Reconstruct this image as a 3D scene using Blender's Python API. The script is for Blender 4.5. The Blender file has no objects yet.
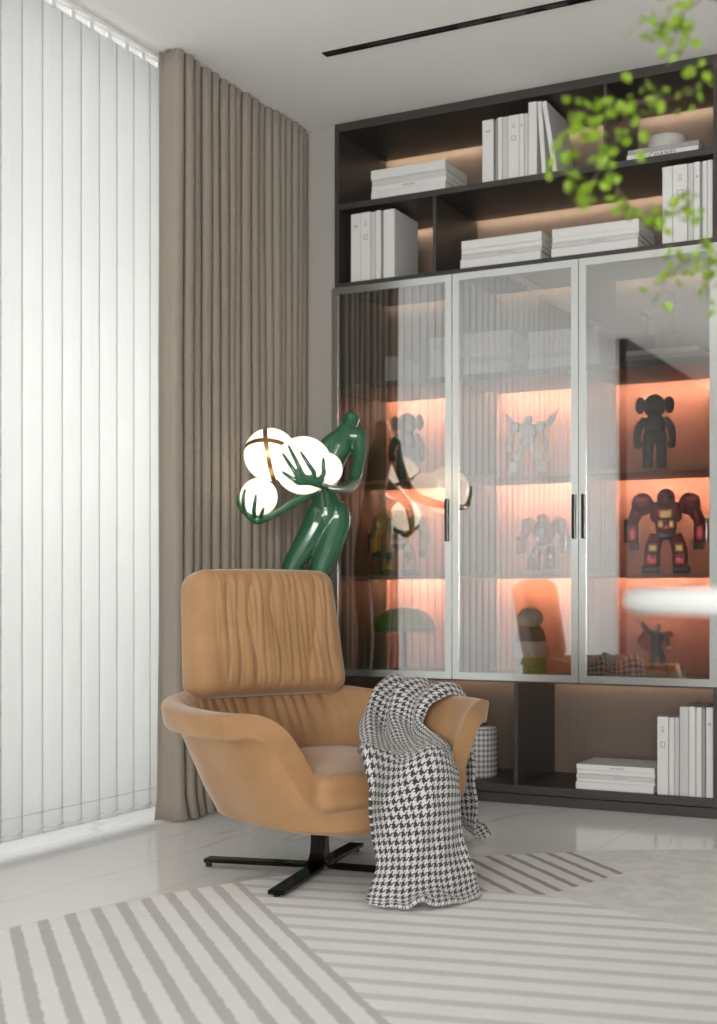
import bpy, math, random
from mathutils import Vector, Matrix, noise
random.seed(7)
SC = bpy.context.scene
COL = SC.collection

# ------------------------------------------------------------------ camera, world, lights, exposure
cam_d = bpy.data.cameras.new('camera')
cam = bpy.data.objects.new('camera', cam_d); COL.objects.link(cam)
cam.location = (0, 0, 0.82)
cam.rotation_euler = (math.pi/2, 0, math.atan(681.5/1320.5))
cam_d.sensor_width = 36; cam_d.sensor_fit = 'AUTO'
cam_d.lens = 1320.5/1024*36
cam_d.shift_y = 83/1024
cam_d.clip_start = 0.05
cam_d.dof.use_dof = True; cam_d.dof.focus_distance = 4.0; cam_d.dof.aperture_fstop = 2.9
SC.camera = cam
vs = SC.view_settings
vs.view_transform = 'Standard'; vs.look = 'None'; vs.exposure = 0.32; vs.gamma = 1.0; vs.use_curve_mapping = False
SC.cycles.use_denoising = True
SC.cycles.max_bounces = 12; SC.cycles.transparent_max_bounces = 16
SC.cycles.sample_clamp_indirect = 6
W = bpy.data.worlds.new('World'); SC.world = W; W.use_nodes = True
W.node_tree.nodes['Background'].inputs[0].default_value = (0.85, 0.93, 1.0, 1)
W.node_tree.nodes['Background'].inputs[1].default_value = 0.6

def area(name, loc, rot, sx, sy, power, color=(1, 1, 1)):
    l = bpy.data.lights.new(name, 'AREA'); l.shape = 'RECTANGLE'; l.size = sx; l.size_y = sy
    l.energy = power; l.color = color
    o = bpy.data.objects.new(name, l); COL.objects.link(o); o.location = loc; o.rotation_euler = rot
    return o
# daylight outside the blinds (left); added fill lamp behind the camera, tilted up to brighten the ceiling
area('daylight_left', (-3.75, 2.25, 1.5), (0, -math.pi/2, 0), 4.4, 7.0, 400, (1.0, 0.99, 0.98))
area('fill_rear', (0.9, -4.6, 1.2), (math.pi/2+math.radians(22), 0, 0), 3.4, 2.6, 500, (1.0, 0.985, 0.965))

# ------------------------------------------------------------------ materials
class NT:
    def __init__(s, name):
        s.m = bpy.data.materials.new(name); s.m.use_nodes = True
        s.t = s.m.node_tree; s.n = s.t.nodes; s.l = s.t.links
        s.out = s.n['Material Output']; s.b = s.n['Principled BSDF']
    def add(s, typ, **kw):
        n = s.n.new(typ)
        for k, v in kw.items(): setattr(n, k, v)
        return n
    def link(s, a, b): s.l.new(a, b)
    def math(s, op, a, b=None, c=None):
        n = s.add('ShaderNodeMath', operation=op)
        for i, v in enumerate((a, b, c)):
            if v is None: continue
            if isinstance(v, (int, float)): n.inputs[i].default_value = v
            else: s.link(v, n.inputs[i])
        return n.outputs[0]
    def mix(s, f, a, b):
        n = s.add('ShaderNodeMix', data_type='RGBA')
        for sock, v in ((n.inputs[0], f), (n.inputs[6], a), (n.inputs[7], b)):
            if isinstance(v, (int, float)): sock.default_value = v
            elif isinstance(v, tuple): sock.default_value = (v[0], v[1], v[2], 1)
            else: s.link(v, sock)
        return n.outputs[2]
    def noise(s, scale, detail=3, rough=0.5, stretch=None, coord='Object'):
        tc = s.add('ShaderNodeTexCoord'); v = tc.outputs[coord]
        if stretch:
            mp = s.add('ShaderNodeMapping'); mp.inputs['Scale'].default_value = stretch
            s.link(v, mp.inputs[0]); v = mp.outputs[0]
        n = s.add('ShaderNodeTexNoise'); n.inputs['Scale'].default_value = scale
        n.inputs['Detail'].default_value = detail; n.inputs['Roughness'].default_value = rough
        s.link(v, n.inputs['Vector']); return n.outputs[0]
    def bump(s, h, strength=0.2, dist=0.002):
        n = s.add('ShaderNodeBump'); n.inputs['Strength'].default_value = strength
        n.inputs['Distance'].default_value = dist; s.link(h, n.inputs['Height'])
        s.link(n.outputs[0], s.b.inputs['Normal'])
    def ramp(s, f, lo, hi):
        n = s.add('ShaderNodeMapRange'); n.inputs[1].default_value = lo; n.inputs[2].default_value = hi
        n.interpolation_type = 'SMOOTHSTEP'
        s.link(f, n.inputs[0]); return n.outputs[0]

def mat(name, col, rough=0.5, metal=0.0, spec=0.5, var=0.0, vscale=20, vstretch=None, bump=0.0, bscale=None, bdist=0.002, coat=0.0, sheen=0.0, emit=None, estr=0):
    s = NT(name); b = s.b
    b.inputs['Roughness'].default_value = rough; b.inputs['Metallic'].default_value = metal
    b.inputs['Specular IOR Level'].default_value = spec
    b.inputs['Coat Weight'].default_value = coat; b.inputs['Coat Roughness'].default_value = 0.08
    if sheen:
        b.inputs['Sheen Weight'].default_value = sheen; b.inputs['Sheen Roughness'].default_value = 0.4
    f = s.noise(vscale, 4, 0.55, vstretch)
    v = var if var else 0.02
    s.link(s.mix(f, tuple(max(0, c*(1-v)) for c in col), tuple(min(1, c*(1+v)) for c in col)), b.inputs['Base Color'])
    if bump:
        s.bump(s.noise(bscale or vscale*4, 3, 0.6, vstretch), bump, bdist)
    if emit:
        b.inputs['Emission Color'].default_value = (*emit, 1); b.inputs['Emission Strength'].default_value = estr
    return s.m

M = {}
M['wall'] = mat('wall_paint', (0.37, 0.345, 0.31), 0.85, var=0.02, bump=0.05, bscale=120)
M['white_wall'] = mat('white_wall_paint', (0.74, 0.72, 0.69), 0.85, var=0.02)
M['ceil'] = mat('ceiling_paint', (0.88, 0.865, 0.845), 0.9, var=0.01)
M['dark_wall'] = mat('dark_wall_paint', (0.03, 0.025, 0.022), 0.7)
M['cab'] = mat('dark_lacquer', (0.042, 0.037, 0.033), 0.38, var=0.06, vscale=8, vstretch=(1, 1, 6))
M['cab_back'] = mat('brown_veneer', (0.155, 0.112, 0.085), 0.5, var=0.10, vscale=6, vstretch=(6, 1, 0.6))
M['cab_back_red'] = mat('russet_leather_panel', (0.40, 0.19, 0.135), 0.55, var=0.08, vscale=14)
M['alu'] = mat('brushed_aluminium', (0.74, 0.765, 0.75), 0.24, 1.0, var=0.02, vscale=40, vstretch=(1, 1, 30))
M['black'] = mat('black_metal', (0.012, 0.012, 0.012), 0.3, 0.6, var=0.1)
M['black_gloss'] = mat('black_gloss_metal', (0.02, 0.019, 0.018), 0.16, 0.9, var=0.1)
M['led_warm'] = mat('warm_led', (1, 0.8, 0.6), 0.5, emit=(1.0, 0.80, 0.58), estr=24)
M['led_orange'] = mat('orange_led', (1, 0.6, 0.4), 0.5, emit=(1.0, 0.65, 0.44), estr=245)
M['cover'] = mat('white_book_cover', (0.64, 0.63, 0.615), 0.45, var=0.03, vscale=30)
M['cover_grey'] = mat('pale_grey_book_cover', (0.52, 0.51, 0.50), 0.5, var=0.03, vscale=30)
M['cover_mid'] = mat('grey_book_cover', (0.30, 0.29, 0.285), 0.5, var=0.05, vscale=30)
M['pages'] = mat('paper_pages', (0.76, 0.72, 0.66), 0.8, var=0.12, vscale=60, vstretch=(1, 1, 8))
M['print'] = mat('grey_print', (0.36, 0.36, 0.36), 0.6)
M['ink'] = mat('black_print', (0.03, 0.03, 0.03), 0.6)
M['white_lac'] = mat('white_lacquer', (0.76, 0.76, 0.75), 0.3)
M['ceramic'] = mat('matte_ceramic', (0.50, 0.48, 0.44), 0.7, var=0.08, vscale=40)
M['toy_grey'] = mat('charcoal_vinyl', (0.12, 0.108, 0.098), 0.4, var=0.08, vscale=15)
M['toy_brown'] = mat('taupe_vinyl', (0.22, 0.155, 0.12), 0.4, var=0.05)
M['toy_white'] = mat('white_plastic', (0.78, 0.77, 0.75), 0.35)
M['toy_red'] = mat('metallic_red', (0.42, 0.015, 0.025), 0.22, 0.45, var=0.15, vscale=30)
M['toy_dark'] = mat('dark_gunmetal', (0.05, 0.03, 0.03), 0.25, 0.8, var=0.1)
M['toy_gold'] = mat('gold_plastic', (0.55, 0.34, 0.10), 0.28, 0.8)
M['toy_yellow'] = mat('yellow_plastic', (0.62, 0.36, 0.03), 0.3, 0.2)
M['silver'] = mat('silver_plastic', (0.75, 0.75, 0.75), 0.15, 0.9)
M['lime'] = mat('lime_glaze', (0.22, 0.42, 0.04), 0.3, coat=0.4)
M['cream'] = mat('cream_glaze', (0.78, 0.76, 0.70), 0.35, coat=0.3)
M['grey_glaze'] = mat('grey_glaze', (0.10, 0.10, 0.105), 0.4, coat=0.3)
M['orange'] = mat('orange_cloth_resin', (0.75, 0.12, 0.02), 0.5)
M['stone'] = mat('grey_rock_resin', (0.45, 0.44, 0.43), 0.8, var=0.25, vscale=30, bump=0.4)
M['skin'] = mat('pale_resin', (0.70, 0.58, 0.48), 0.5)
M['bronze'] = mat('gold_bronze', (0.62, 0.42, 0.18), 0.3, 0.9)
M['brass'] = mat('antique_brass', (0.40, 0.26, 0.10), 0.3, 0.9)
M['green'] = mat('green_glazed_resin', (0.022, 0.115, 0.055), 0.2, var=0.25, vscale=5, coat=0.6)
M['globe'] = mat('lit_opal_glass', (0.95, 0.93, 0.9), 0.25, emit=(1.0, 0.84, 0.66), estr=0.85)
M['leaf'] = mat('fresh_green_leaf', (0.165, 0.27, 0.006), 0.45, var=0.35, vscale=25)
M['twig'] = mat('brown_twig', (0.11, 0.06, 0.05), 0.7, var=0.2)
M['frame_white'] = mat('white_window_frame', (0.8, 0.8, 0.8), 0.4)
M['rail'] = mat('white_plastic_rail', (0.8, 0.79, 0.78), 0.4)
M['curtain'] = mat('taupe_curtain_fabric', (0.285, 0.245, 0.20), 0.9, var=0.07, vscale=220, vstretch=(1, 1, 0.25), bump=0.25, bscale=500, bdist=0.001, sheen=0.25)

def make_leather():
    s = NT('tan_nubuck')
    a = s.noise(4, 5, 0.6); c = s.mix(s.ramp(a, 0.3, 0.7), (0.345, 0.187, 0.086), (0.43, 0.243, 0.116))
    s.link(c, s.b.inputs['Base Color']); s.b.inputs['Roughness'].default_value = 0.72
    s.b.inputs['Sheen Weight'].default_value = 0.35; s.b.inputs['Sheen Roughness'].default_value = 0.35
    s.b.inputs['Specular IOR Level'].default_value = 0.3
    s.bump(s.noise(900, 2), 0.12, 0.0006); return s.m
M['leather'] = make_leather()
M['piping'] = mat('tan_stitch', (0.36, 0.20, 0.09), 0.8)

def make_blind():
    s = NT('translucent_white_blind'); s.n.remove(s.b)
    d = s.add('ShaderNodeBsdfDiffuse'); t = s.add('ShaderNodeBsdfTranslucent'); mx = s.add('ShaderNodeMixShader')
    f = s.noise(60, 2, 0.5, (1, 1, 0.05))
    c = s.mix(f, (0.86, 0.86, 0.85), (0.92, 0.92, 0.91))
    s.link(c, d.inputs[0]); s.link(c, t.inputs[0]); mx.inputs[0].default_value = 0.45
    s.link(d.outputs[0], mx.inputs[1]); s.link(t.outputs[0], mx.inputs[2]); s.link(mx.outputs[0], s.out.inputs[0]); return s.m
M['blind'] = make_blind()

def make_glass(name, refl, tint):
    s = NT(name); s.n.remove(s.b)
    t = s.add('ShaderNodeBsdfTransparent'); t.inputs[0].default_value = (*tint, 1)
    g = s.add('ShaderNodeBsdfGlossy'); g.inputs['Roughness'].default_value = 0.015
    lw = s.add('ShaderNodeFresnel'); lw.inputs[0].default_value = 1.45
    f = s.math('ADD', s.math('MULTIPLY', lw.outputs[0], 1.0), refl); f = s.math('MINIMUM', f, 1.0)
    n = s.noise(3, 1); f = s.math('ADD', f, s.math('MULTIPLY', n, 0.005))
    mx = s.add('ShaderNodeMixShader'); s.link(f, mx.inputs[0]); s.link(t.outputs[0], mx.inputs[1]); s.link(g.outputs[0], mx.inputs[2])
    s.link(mx.outputs[0], s.out.inputs[0]); return s.m
M['door_glass'] = make_glass('coated_door_glass', 0.33, (0.94, 0.93, 0.92))
M['win_glass'] = make_glass('clear_window_glass', 0.0, (0.97, 0.98, 0.98))

def make_marble():
    s = NT('white_marble_tile'); tc = s.add('ShaderNodeTexCoord'); P = tc.outputs['Object']
    sep = s.add('ShaderNodeSeparateXYZ'); s.link(P, sep.inputs[0])
    def veins(scale, w, det, mapping):
        mp = s.add('ShaderNodeMapping'); mp.inputs['Rotation'].default_value = (0, 0, mapping); mp.inputs['Scale'].default_value = (1, 0.45, 1)
        s.link(P, mp.inputs[0])
        n = s.add('ShaderNodeTexNoise'); n.inputs['Scale'].default_value = scale; n.inputs['Detail'].default_value = det; n.inputs['Distortion'].default_value = 0.6
        s.link(mp.outputs[0], n.inputs['Vector'])
        d = s.math('ABSOLUTE', s.math('SUBTRACT', n.outputs[0], 0.5))
        return s.math('SUBTRACT', 1.0, s.ramp(d, 0.0, w))
    v1 = veins(1.1, 0.010, 4, 0.9); v2 = veins(2.2, 0.012, 5, 0.5)
    msk = s.ramp(s.noise(1.3, 2), 0.48, 0.65)
    v = s.math('ADD', s.math('MULTIPLY', v1, 0.35), s.math('MULTIPLY', s.math('MULTIPLY', v2, msk), 0.6))
    base = s.mix(s.noise(2.2, 4), (0.80, 0.795, 0.78), (0.86, 0.855, 0.845))
    c = s.mix(v, base, (0.45, 0.42, 0.39))
    def line(o, per, off):
        q = s.math('FRACT', s.math('DIVIDE', s.math('ADD', o, off), per))
        return s.math('LESS_THAN', s.math('ABSOLUTE', s.math('SUBTRACT', q, 0.5)), 0.0016/per)
    g = s.math('MAXIMUM', line(sep.outputs[0], 0.9, 2.168+0.45), line(sep.outputs[1], 1.8, 0.35))
    c = s.mix(s.math('MULTIPLY', g, 0.55), c, (0.35, 0.33, 0.31))
    s.link(c, s.b.inputs['Base Color']); s.b.inputs['Roughness'].default_value = 0.12
    s.b.inputs['Specular IOR Level'].default_value = 0.5
    return s.m
M['marble'] = make_marble()

def make_rug():
    # stripes laid out in the rug's own coordinates (metres from the room origin)
    s = NT('striped_rug'); tc = s.add('ShaderNodeTexCoord'); sep = s.add('ShaderNodeSeparateXYZ'); s.link(tc.outputs['Object'], sep.inputs[0])
    wob = s.math('MULTIPLY', s.math('SUBTRACT', s.noise(35, 3), 0.5), 0.008)
    x = s.math('ADD', sep.outputs[0], wob); y = s.math('ADD', sep.outputs[1], wob)
    def dot(a, b): return s.math('ADD', s.math('MULTIPLY', x, a), s.math('MULTIPLY', y, b))
    n45 = dot(0.7071, 0.7071); n12 = dot(-0.2079, 0.9781)
    def stripes(n, per, ctr, half):
        q = s.math('ABSOLUTE', s.math('SUBTRACT', s.math('FRACT', s.math('ADD', s.math('DIVIDE', s.math('SUBTRACT', n, ctr), per), 100.5)), 0.5))
        return s.math('SUBTRACT', 1.0, s.ramp(s.math('MULTIPLY', q, per), half*0.8, half*1.2))
    fib = s.noise(260, 2, 0.6); cloud = s.noise(9, 4, 0.6)
    base = s.mix(cloud, (0.79, 0.785, 0.77), (0.86, 0.855, 0.845))
    cl = s.mix(s.math('MULTIPLY', stripes(n45, 0.0697, 0.181, 0.0145), 0.85), base, (0.46, 0.445, 0.43))
    cm = s.mix(s.math('MULTIPLY', stripes(n12, 0.099, 3.370, 0.018), 0.7), base, (0.54, 0.53, 0.515))
    rb = s.mix(cloud, (0.66, 0.63, 0.60), (0.74, 0.71, 0.68))
    cr = s.mix(s.math('MULTIPLY', stripes(n45, 0.0672, 1.625, 0.011), 0.9), rb, (0.25, 0.22, 0.20))
    sm = s.mix(s.ramp(s.noise(14, 6, 0.7), 0.35, 0.65), (0.66, 0.64, 0.62), (0.78, 0.765, 0.745))
    inL = s.math('LESS_THAN', n45, 0.815)
    # right boundary of the dark stripe field and the lower boundary of both back fields
    edge = s.math('SUBTRACT', s.math('ADD', s.math('MULTIPLY', x, 0.959), 0.0), s.math('ADD', s.math('MULTIPLY', y, 0.283), -2.100))
    inS = s.math('MAXIMUM', s.math('GREATER_THAN', edge, 0.0), s.math('GREATER_THAN', n45, 1.915))
    diag = s.math('GREATER_THAN', dot(0.362, 0.932), 2.743)
    up = s.math('GREATER_THAN', n12, 3.575)
    inBack = s.math('MULTIPLY', s.math('MAXIMUM', up, s.math('MULTIPLY', diag, s.math('GREATER_THAN', x, -1.30))), s.math('GREATER_THAN', x, -1.62))
    back = s.mix(inS, cr, sm)
    c = s.mix(inL, s.mix(inBack, cm, back), cl)
    c = s.mix(s.math('MULTIPLY', fib, 0.18), c, (0.95, 0.94, 0.92))
    s.link(c, s.b.inputs['Base Color']); s.b.inputs['Roughness'].default_value = 0.95
    s.b.inputs['Specular IOR Level'].default_value = 0.1
    s.bump(s.math('ADD', fib, s.math('MULTIPLY', cloud, 0.5)), 0.5, 0.004); return s.m
M['rug'] = make_rug()

def make_houndstooth():
    s = NT('houndstooth_wool'); uv = s.add('ShaderNodeUVMap'); sep = s.add('ShaderNodeSeparateXYZ'); s.link(uv.outputs[0], sep.inputs[0])
    th = 8/0.0225
    i = s.math('FLOOR', s.math('MULTIPLY', sep.outputs[0], th)); j = s.math('FLOOR', s.math('MULTIPLY', sep.outputs[1], th))
    def md(a, k): return s.math('FLOORED_MODULO', a, k)
    warp = s.math('LESS_THAN', md(i, 8.0), 4.0); weft = s.math('LESS_THAN', md(j, 8.0), 4.0)
    sel = s.math('LESS_THAN', md(s.math('ADD', i, j), 4.0), 2.0)
    dark = s.math('ADD', s.math('MULTIPLY', sel, warp), s.math('MULTIPLY', s.math('SUBTRACT', 1.0, sel), weft))
    fz = s.noise(400, 2)
    c = s.mix(dark, s.mix(fz, (0.50, 0.49, 0.48), (0.72, 0.71, 0.69)), s.mix(fz, (0.012, 0.012, 0.012), (0.09, 0.085, 0.085)))
    s.link(c, s.b.inputs['Base Color']); s.b.inputs['Roughness'].default_value = 0.95
    s.b.inputs['Specular IOR Level'].default_value = 0.1
    s.b.inputs['Sheen Weight'].default_value = 0.2
    s.bump(s.noise(300, 3), 0.6, 0.003); return s.m
M['hound'] = make_houndstooth()

def make_gingham():
    s = NT('checked_weave'); tc = s.add('ShaderNodeTexCoord'); sep = s.add('ShaderNodeSeparateXYZ'); s.link(tc.outputs['Object'], sep.inputs[0])
    ang = s.math('MULTIPLY', s.math('ARCTAN2', sep.outputs[1], sep.outputs[0]), 26/(2*math.pi))
    a = s.math('LESS_THAN', s.math('FRACT', s.math('ADD', ang, 50.0)), 0.42)
    b = s.math('LESS_THAN', s.math('FRACT', s.math('MULTIPLY', sep.outputs[2], 1/0.0215)), 0.42)
    k = s.math('MULTIPLY', s.math('ADD', a, b), 0.5)
    s.link(s.mix(k, (0.80, 0.78, 0.75), (0.17, 0.155, 0.145)), s.b.inputs['Base Color']); s.b.inputs['Roughness'].default_value = 0.85
    return s.m
M['gingham'] = make_gingham()

# ------------------------------------------------------------------ mesh helpers
class MB:
    def __init__(s): s.v = []; s.f = []; s.uv = None
    def raw(s, v, f):
        o = len(s.v); s.v += [tuple(p) for p in v]; s.f += [tuple(i+o for i in q) for q in f]; return s
    def box(s, x0, x1, y0, y1, z0, z1, T=None):
        v = [Vector(p) for p in ((x0,y0,z0),(x1,y0,z0),(x1,y1,z0),(x0,y1,z0),(x0,y0,z1),(x1,y0,z1),(x1,y1,z1),(x0,y1,z1))]
        if T: v = [T @ p for p in v]
        return s.raw(v, [(0,3,2,1),(4,5,6,7),(0,1,5,4),(1,2,6,5),(2,3,7,6),(3,0,4,7)])
    def rbox(s, c, size, r, n=(6, 6, 6), fn=None, T=None):
        hx, hy, hz = (size[0]/2, size[1]/2, size[2]/2); r = min(r, hx, hy, hz); key = {}; vs_ = []; fs = []
        def add(p):
            q = Vector((max(-hx+r, min(hx-r, p[0])), max(-hy+r, min(hy-r, p[1])), max(-hz+r, min(hz-r, p[2]))))
            d = Vector(p)-q
            p2 = q + d.normalized()*r if d.length > 1e-9 else Vector(p)
            k = (round(p[0], 5), round(p[1], 5), round(p[2], 5))
            if k not in key: key[k] = len(vs_); vs_.append(p2)
            return key[k]
        h = (hx, hy, hz)
        def param(n_, hh, rr):     # denser near the rounded rim
            out = [-hh+rr*t for t in (0, 0.35, 0.7)] if rr > 1e-6 else [-hh]
            m = max(1, n_); out += [-hh+rr+(2*hh-2*rr)*i/m for i in range(m+1)] if hh-rr > 1e-6 else [0.0]
            out += [hh-rr*t for t in (0.7, 0.35, 0)] if rr > 1e-6 else [hh]
            o2 = []
            for v in out:
                if not o2 or abs(v-o2[-1]) > 1e-6: o2.append(v)
            return o2
        ps = [param(n[i], h[i], r) for i in range(3)]
        for ax in range(3):
            u, w = (ax+1) % 3, (ax+2) % 3
            for sg in (-1, 1):
                idx = []
                for a in ps[u]:
                    row = []
                    for b in ps[w]:
                        p = [0, 0, 0]; p[ax] = sg*h[ax]; p[u] = a; p[w] = b; row.append(add(p))
                    idx.append(row)
                for i in range(len(idx)-1):
                    for j in range(len(idx[0])-1):
                        q = (idx[i][j], idx[i+1][j], idx[i+1][j+1], idx[i][j+1])
                        fs.append(q if sg > 0 else q[::-1])
        if fn: vs_ = [fn(p.copy()) for p in vs_]
        vs_ = [p+Vector(c) for p in vs_]
        if T: vs_ = [T @ p for p in vs_]
        return s.raw(vs_, fs)
    def ell(s, c, r, nu=20, nv=12, T=None):
        if isinstance(r, (int, float)): r = (r, r, r)
        v = [Vector((0, 0, -r[2]))]; f = []
        for j in range(1, nv):
            ph = -math.pi/2+math.pi*j/nv
            for i in range(nu):
                a = 2*math.pi*i/nu; v.append(Vector((r[0]*math.cos(ph)*math.cos(a), r[1]*math.cos(ph)*math.sin(a), r[2]*math.sin(ph))))
        v.append(Vector((0, 0, r[2])))
        for i in range(nu):
            f.append((0, 1+(i+1) % nu, 1+i)); f.append((len(v)-1, 1+(nv-2)*nu+i, 1+(nv-2)*nu+(i+1) % nu))
            for j in range(nv-2):
                a = 1+j*nu+i; b = 1+j*nu+(i+1) % nu; f.append((a, b, b+nu, a+nu))
        if T: v = [T @ p for p in v]
        return s.raw([p+Vector(c) for p in v], f)
    def lathe(s, prof, c=(0, 0, 0), n=40, T=None):
        v = []; f = []; m = len(prof)
        for i in range(n):
            a = 2*math.pi*i/n
            for r, z in prof: v.append(Vector((r*math.cos(a), r*math.sin(a), z)))
        for i in range(n):
            for j in range(m-1):
                a = i*m+j; b = ((i+1) % n)*m+j; f.append((a, b, b+1, a+1))
        if prof[0][0] > 1e-6: f.append(tuple(i*m for i in range(n))[::-1])
        if prof[-1][0] > 1e-6: f.append(tuple(i*m+m-1 for i in range(n)))
        if T: v = [T @ p for p in v]
        return s.raw([p+Vector(c) for p in v], f)
    def tube(s, pts, rad, n=10, sub=1, closed=False):
        P = [Vector(p) for p in pts]; R = list(rad) if isinstance(rad, (list, tuple)) else [rad]*len(P)
        if sub > 1:
            P2 = []; R2 = []
            for i in range(len(P)-1):
                p0 = P[max(i-1, 0)]; p1 = P[i]; p2 = P[i+1]; p3 = P[min(i+2, len(P)-1)]
                for k in range(sub):
                    t = k/sub
                    P2.append(0.5*((2*p1)+(-p0+p2)*t+(2*p0-5*p1+4*p2-p3)*t*t+(-p0+3*p1-3*p2+p3)*t**3)); R2.append(R[i]*(1-t)+R[i+1]*t)
            P2.append(P[-1]); R2.append(R[-1]); P, R = P2, R2
        v = []; f = []; m = len(P); up = None
        for i in range(m):
            if closed: d = P[(i+1) % m]-P[i-1]
            else: d = P[min(i+1, m-1)]-P[max(i-1, 0)]
            d = d.normalized() if d.length > 1e-9 else Vector((0, 0, 1))
            if up is None: up = Vector((0, 0, 1)) if abs(d.z) < 0.9 else Vector((1, 0, 0))
            a = (up-d*up.dot(d)).normalized(); up = a; b = d.cross(a)
            for k in range(n):
                t = 2*math.pi*k/n; v.append(P[i]+(a*math.cos(t)+b*math.sin(t))*R[i])
        for i in range(m if closed else m-1):
            for k in range(n):
                a = i*n+k; b = i*n+(k+1) % n; c2 = ((i+1) % m)*n+(k+1) % n; d2 = ((i+1) % m)*n+k; f.append((a, b, c2, d2))
        if not closed:
            f.append(tuple(range(n))[::-1]); f.append(tuple((m-1)*n+k for k in range(n)))
        return s.raw(v, f)
    def grid(s, rows):
        n = len(rows[0]); v = [p for r in rows for p in r]
        return s.raw(v, [(i*n+j, i*n+j+1, (i+1)*n+j+1, (i+1)*n+j) for i in range(len(rows)-1) for j in range(n-1)])
    def prism(s, poly, z0, z1, T=None):
        n = len(poly); v = [Vector((x, y, z0)) for x, y in poly]+[Vector((x, y, z1)) for x, y in poly]
        if T: v = [T @ p for p in v]
        return s.raw(v, [tuple(range(n))[::-1], tuple(range(n, 2*n))]+[(i, (i+1) % n, n+(i+1) % n, n+i) for i in range(n)])
    def mesh(s, name, m, smooth=False):
        me = bpy.data.meshes.new(name); me.from_pydata([tuple(p) for p in s.v], [], s.f); me.update()
        if m: me.materials.append(m)
        if smooth: me.polygons.foreach_set('use_smooth', [True]*len(me.polygons))
        return me
    def build(s, name, m, parent=None, smooth=False, bevel=0, seg=2, loc=None):
        o = bpy.data.objects.new(name, s.mesh(name, m, smooth)); COL.objects.link(o)
        if parent: o.parent = parent
        if loc: o.location = loc
        if bevel:
            b = o.modifiers.new('bevel', 'BEVEL'); b.width = bevel; b.segments = seg; b.limit_method = 'ANGLE'
        return o

def tag(o, label=None, cat=None, group=None, kind=None):
    if label: o['label'] = label
    if cat: o['category'] = cat
    if group: o['group'] = group
    if kind: o['kind'] = kind
    return o
def thing(name, label, cat, loc=(0, 0, 0), rz=0, group=None):
    o = bpy.data.objects.new(name, None); COL.objects.link(o); o.empty_display_size = 0.05
    o.location = loc; o.rotation_euler = (0, 0, rz); return tag(o, label, cat, group)
def struct(name, mb, m, bevel=0): return tag(mb.build(name, m, None, False, bevel), kind='structure')
def remesh_build(mb, name, m, parent, voxel, smooth_it=6):
    me = mb.mesh(name+'_src', None); o = bpy.data.objects.new(name, me); COL.objects.link(o)
    r = o.modifiers.new('remesh', 'REMESH'); r.mode = 'VOXEL'; r.voxel_size = voxel; r.use_smooth_shade = True
    k = o.modifiers.new('smooth', 'SMOOTH'); k.factor = 0.5; k.iterations = smooth_it
    dg = bpy.context.evaluated_depsgraph_get(); me2 = bpy.data.meshes.new_from_object(o.evaluated_get(dg))
    o.modifiers.clear(); o.data = me2; me2.name = name; me2.materials.clear(); me2.materials.append(m)
    me2.polygons.foreach_set('use_smooth', [True]*len(me2.polygons))
    bpy.data.meshes.remove(me)
    if parent: o.parent = parent
    return o

# ------------------------------------------------------------------ the room
struct('floor', MB().box(-3.4, 2.8, -4.2, 5.6, -0.1, 0), M['marble'])
struct('ceiling', MB().box(-3.4, 2.8, -4.2, 5.6, 2.8, 2.95), M['ceil'])
struct('wall_back', MB().box(-3.4, -2.639, 4.93, 5.6, 0, 2.8).box(-2.639, -1.041, 5.362, 5.6, 0, 2.8).box(-1.041, 2.8, 4.93, 5.6, 0, 2.8), M['wall'])
struct('wall_left', MB().box(-3.2, -2.83, -4.2, -0.25, 0, 2.8).box(-3.2, -3.0, 4.75, 4.93, 0, 2.8), M['dark_wall'])
struct('wall_right', MB().box(2.6, 2.8, -4.0, 4.93, 0, 2.8), M['white_wall'])
struct('wall_rear', MB().box(-3.0, -0.9, -4.2, -4.0, 0, 2.8).box(2.5, 2.6, -4.2, -4.0, 0, 2.8).box(-0.9, 2.5, -4.2, -4.0, 2.6, 2.8).box(-0.9, 2.5, -4.2, -4.0, 0, 0.25), M['wall'])
wf = MB()
for y in (-0.25, 1.4, 3.05, 4.70): wf.box(-3.16, -3.06, y, y+0.05, 0.0, 2.8)
wf.box(-3.16, -3.06, -0.25, 4.75, 0.0, 0.06).box(-3.16, -3.06, -0.25, 4.75, 2.74, 2.8)
w1 = struct('window_1', wf, M['frame_white'])
MB().box(-3.115, -3.105, -0.24, 4.74, 0.05, 2.75).build('glass_pane', M['win_glass'], w1)
wf = MB()
for x in (-0.9, 0.77, 2.45): wf.box(x, x+0.05, -4.14, -4.04, 0.25, 2.6)
wf.box(-0.9, 2.5, -4.14, -4.04, 0.25, 0.30).box(-0.9, 2.5, -4.14, -4.04, 2.55, 2.6)
w2 = struct('fill_window', wf, M['frame_white'])  # unseen window, added behind the camera to let the fill lamp in
MB().box(-0.88, 2.48, -4.095, -4.085, 0.28, 2.57).build('glass_pane', M['win_glass'], w2)

# ------------------------------------------------------------------ rug
RC = (0.131, 2.109); RR = 2.389
rugp = [(RR*math.cos(2*math.pi*i/180), RR*math.sin(2*math.pi*i/180)) for i in range(180)]
rug = MB().prism([(x+RC[0], y+RC[1]) for x, y in rugp], 0.0005, 0.010).build('round_rug', M['rug'], None, False, 0.004)
tag(rug, 'large round pale rug with diagonal grey stripes on the marble floor', 'rug')

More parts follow.
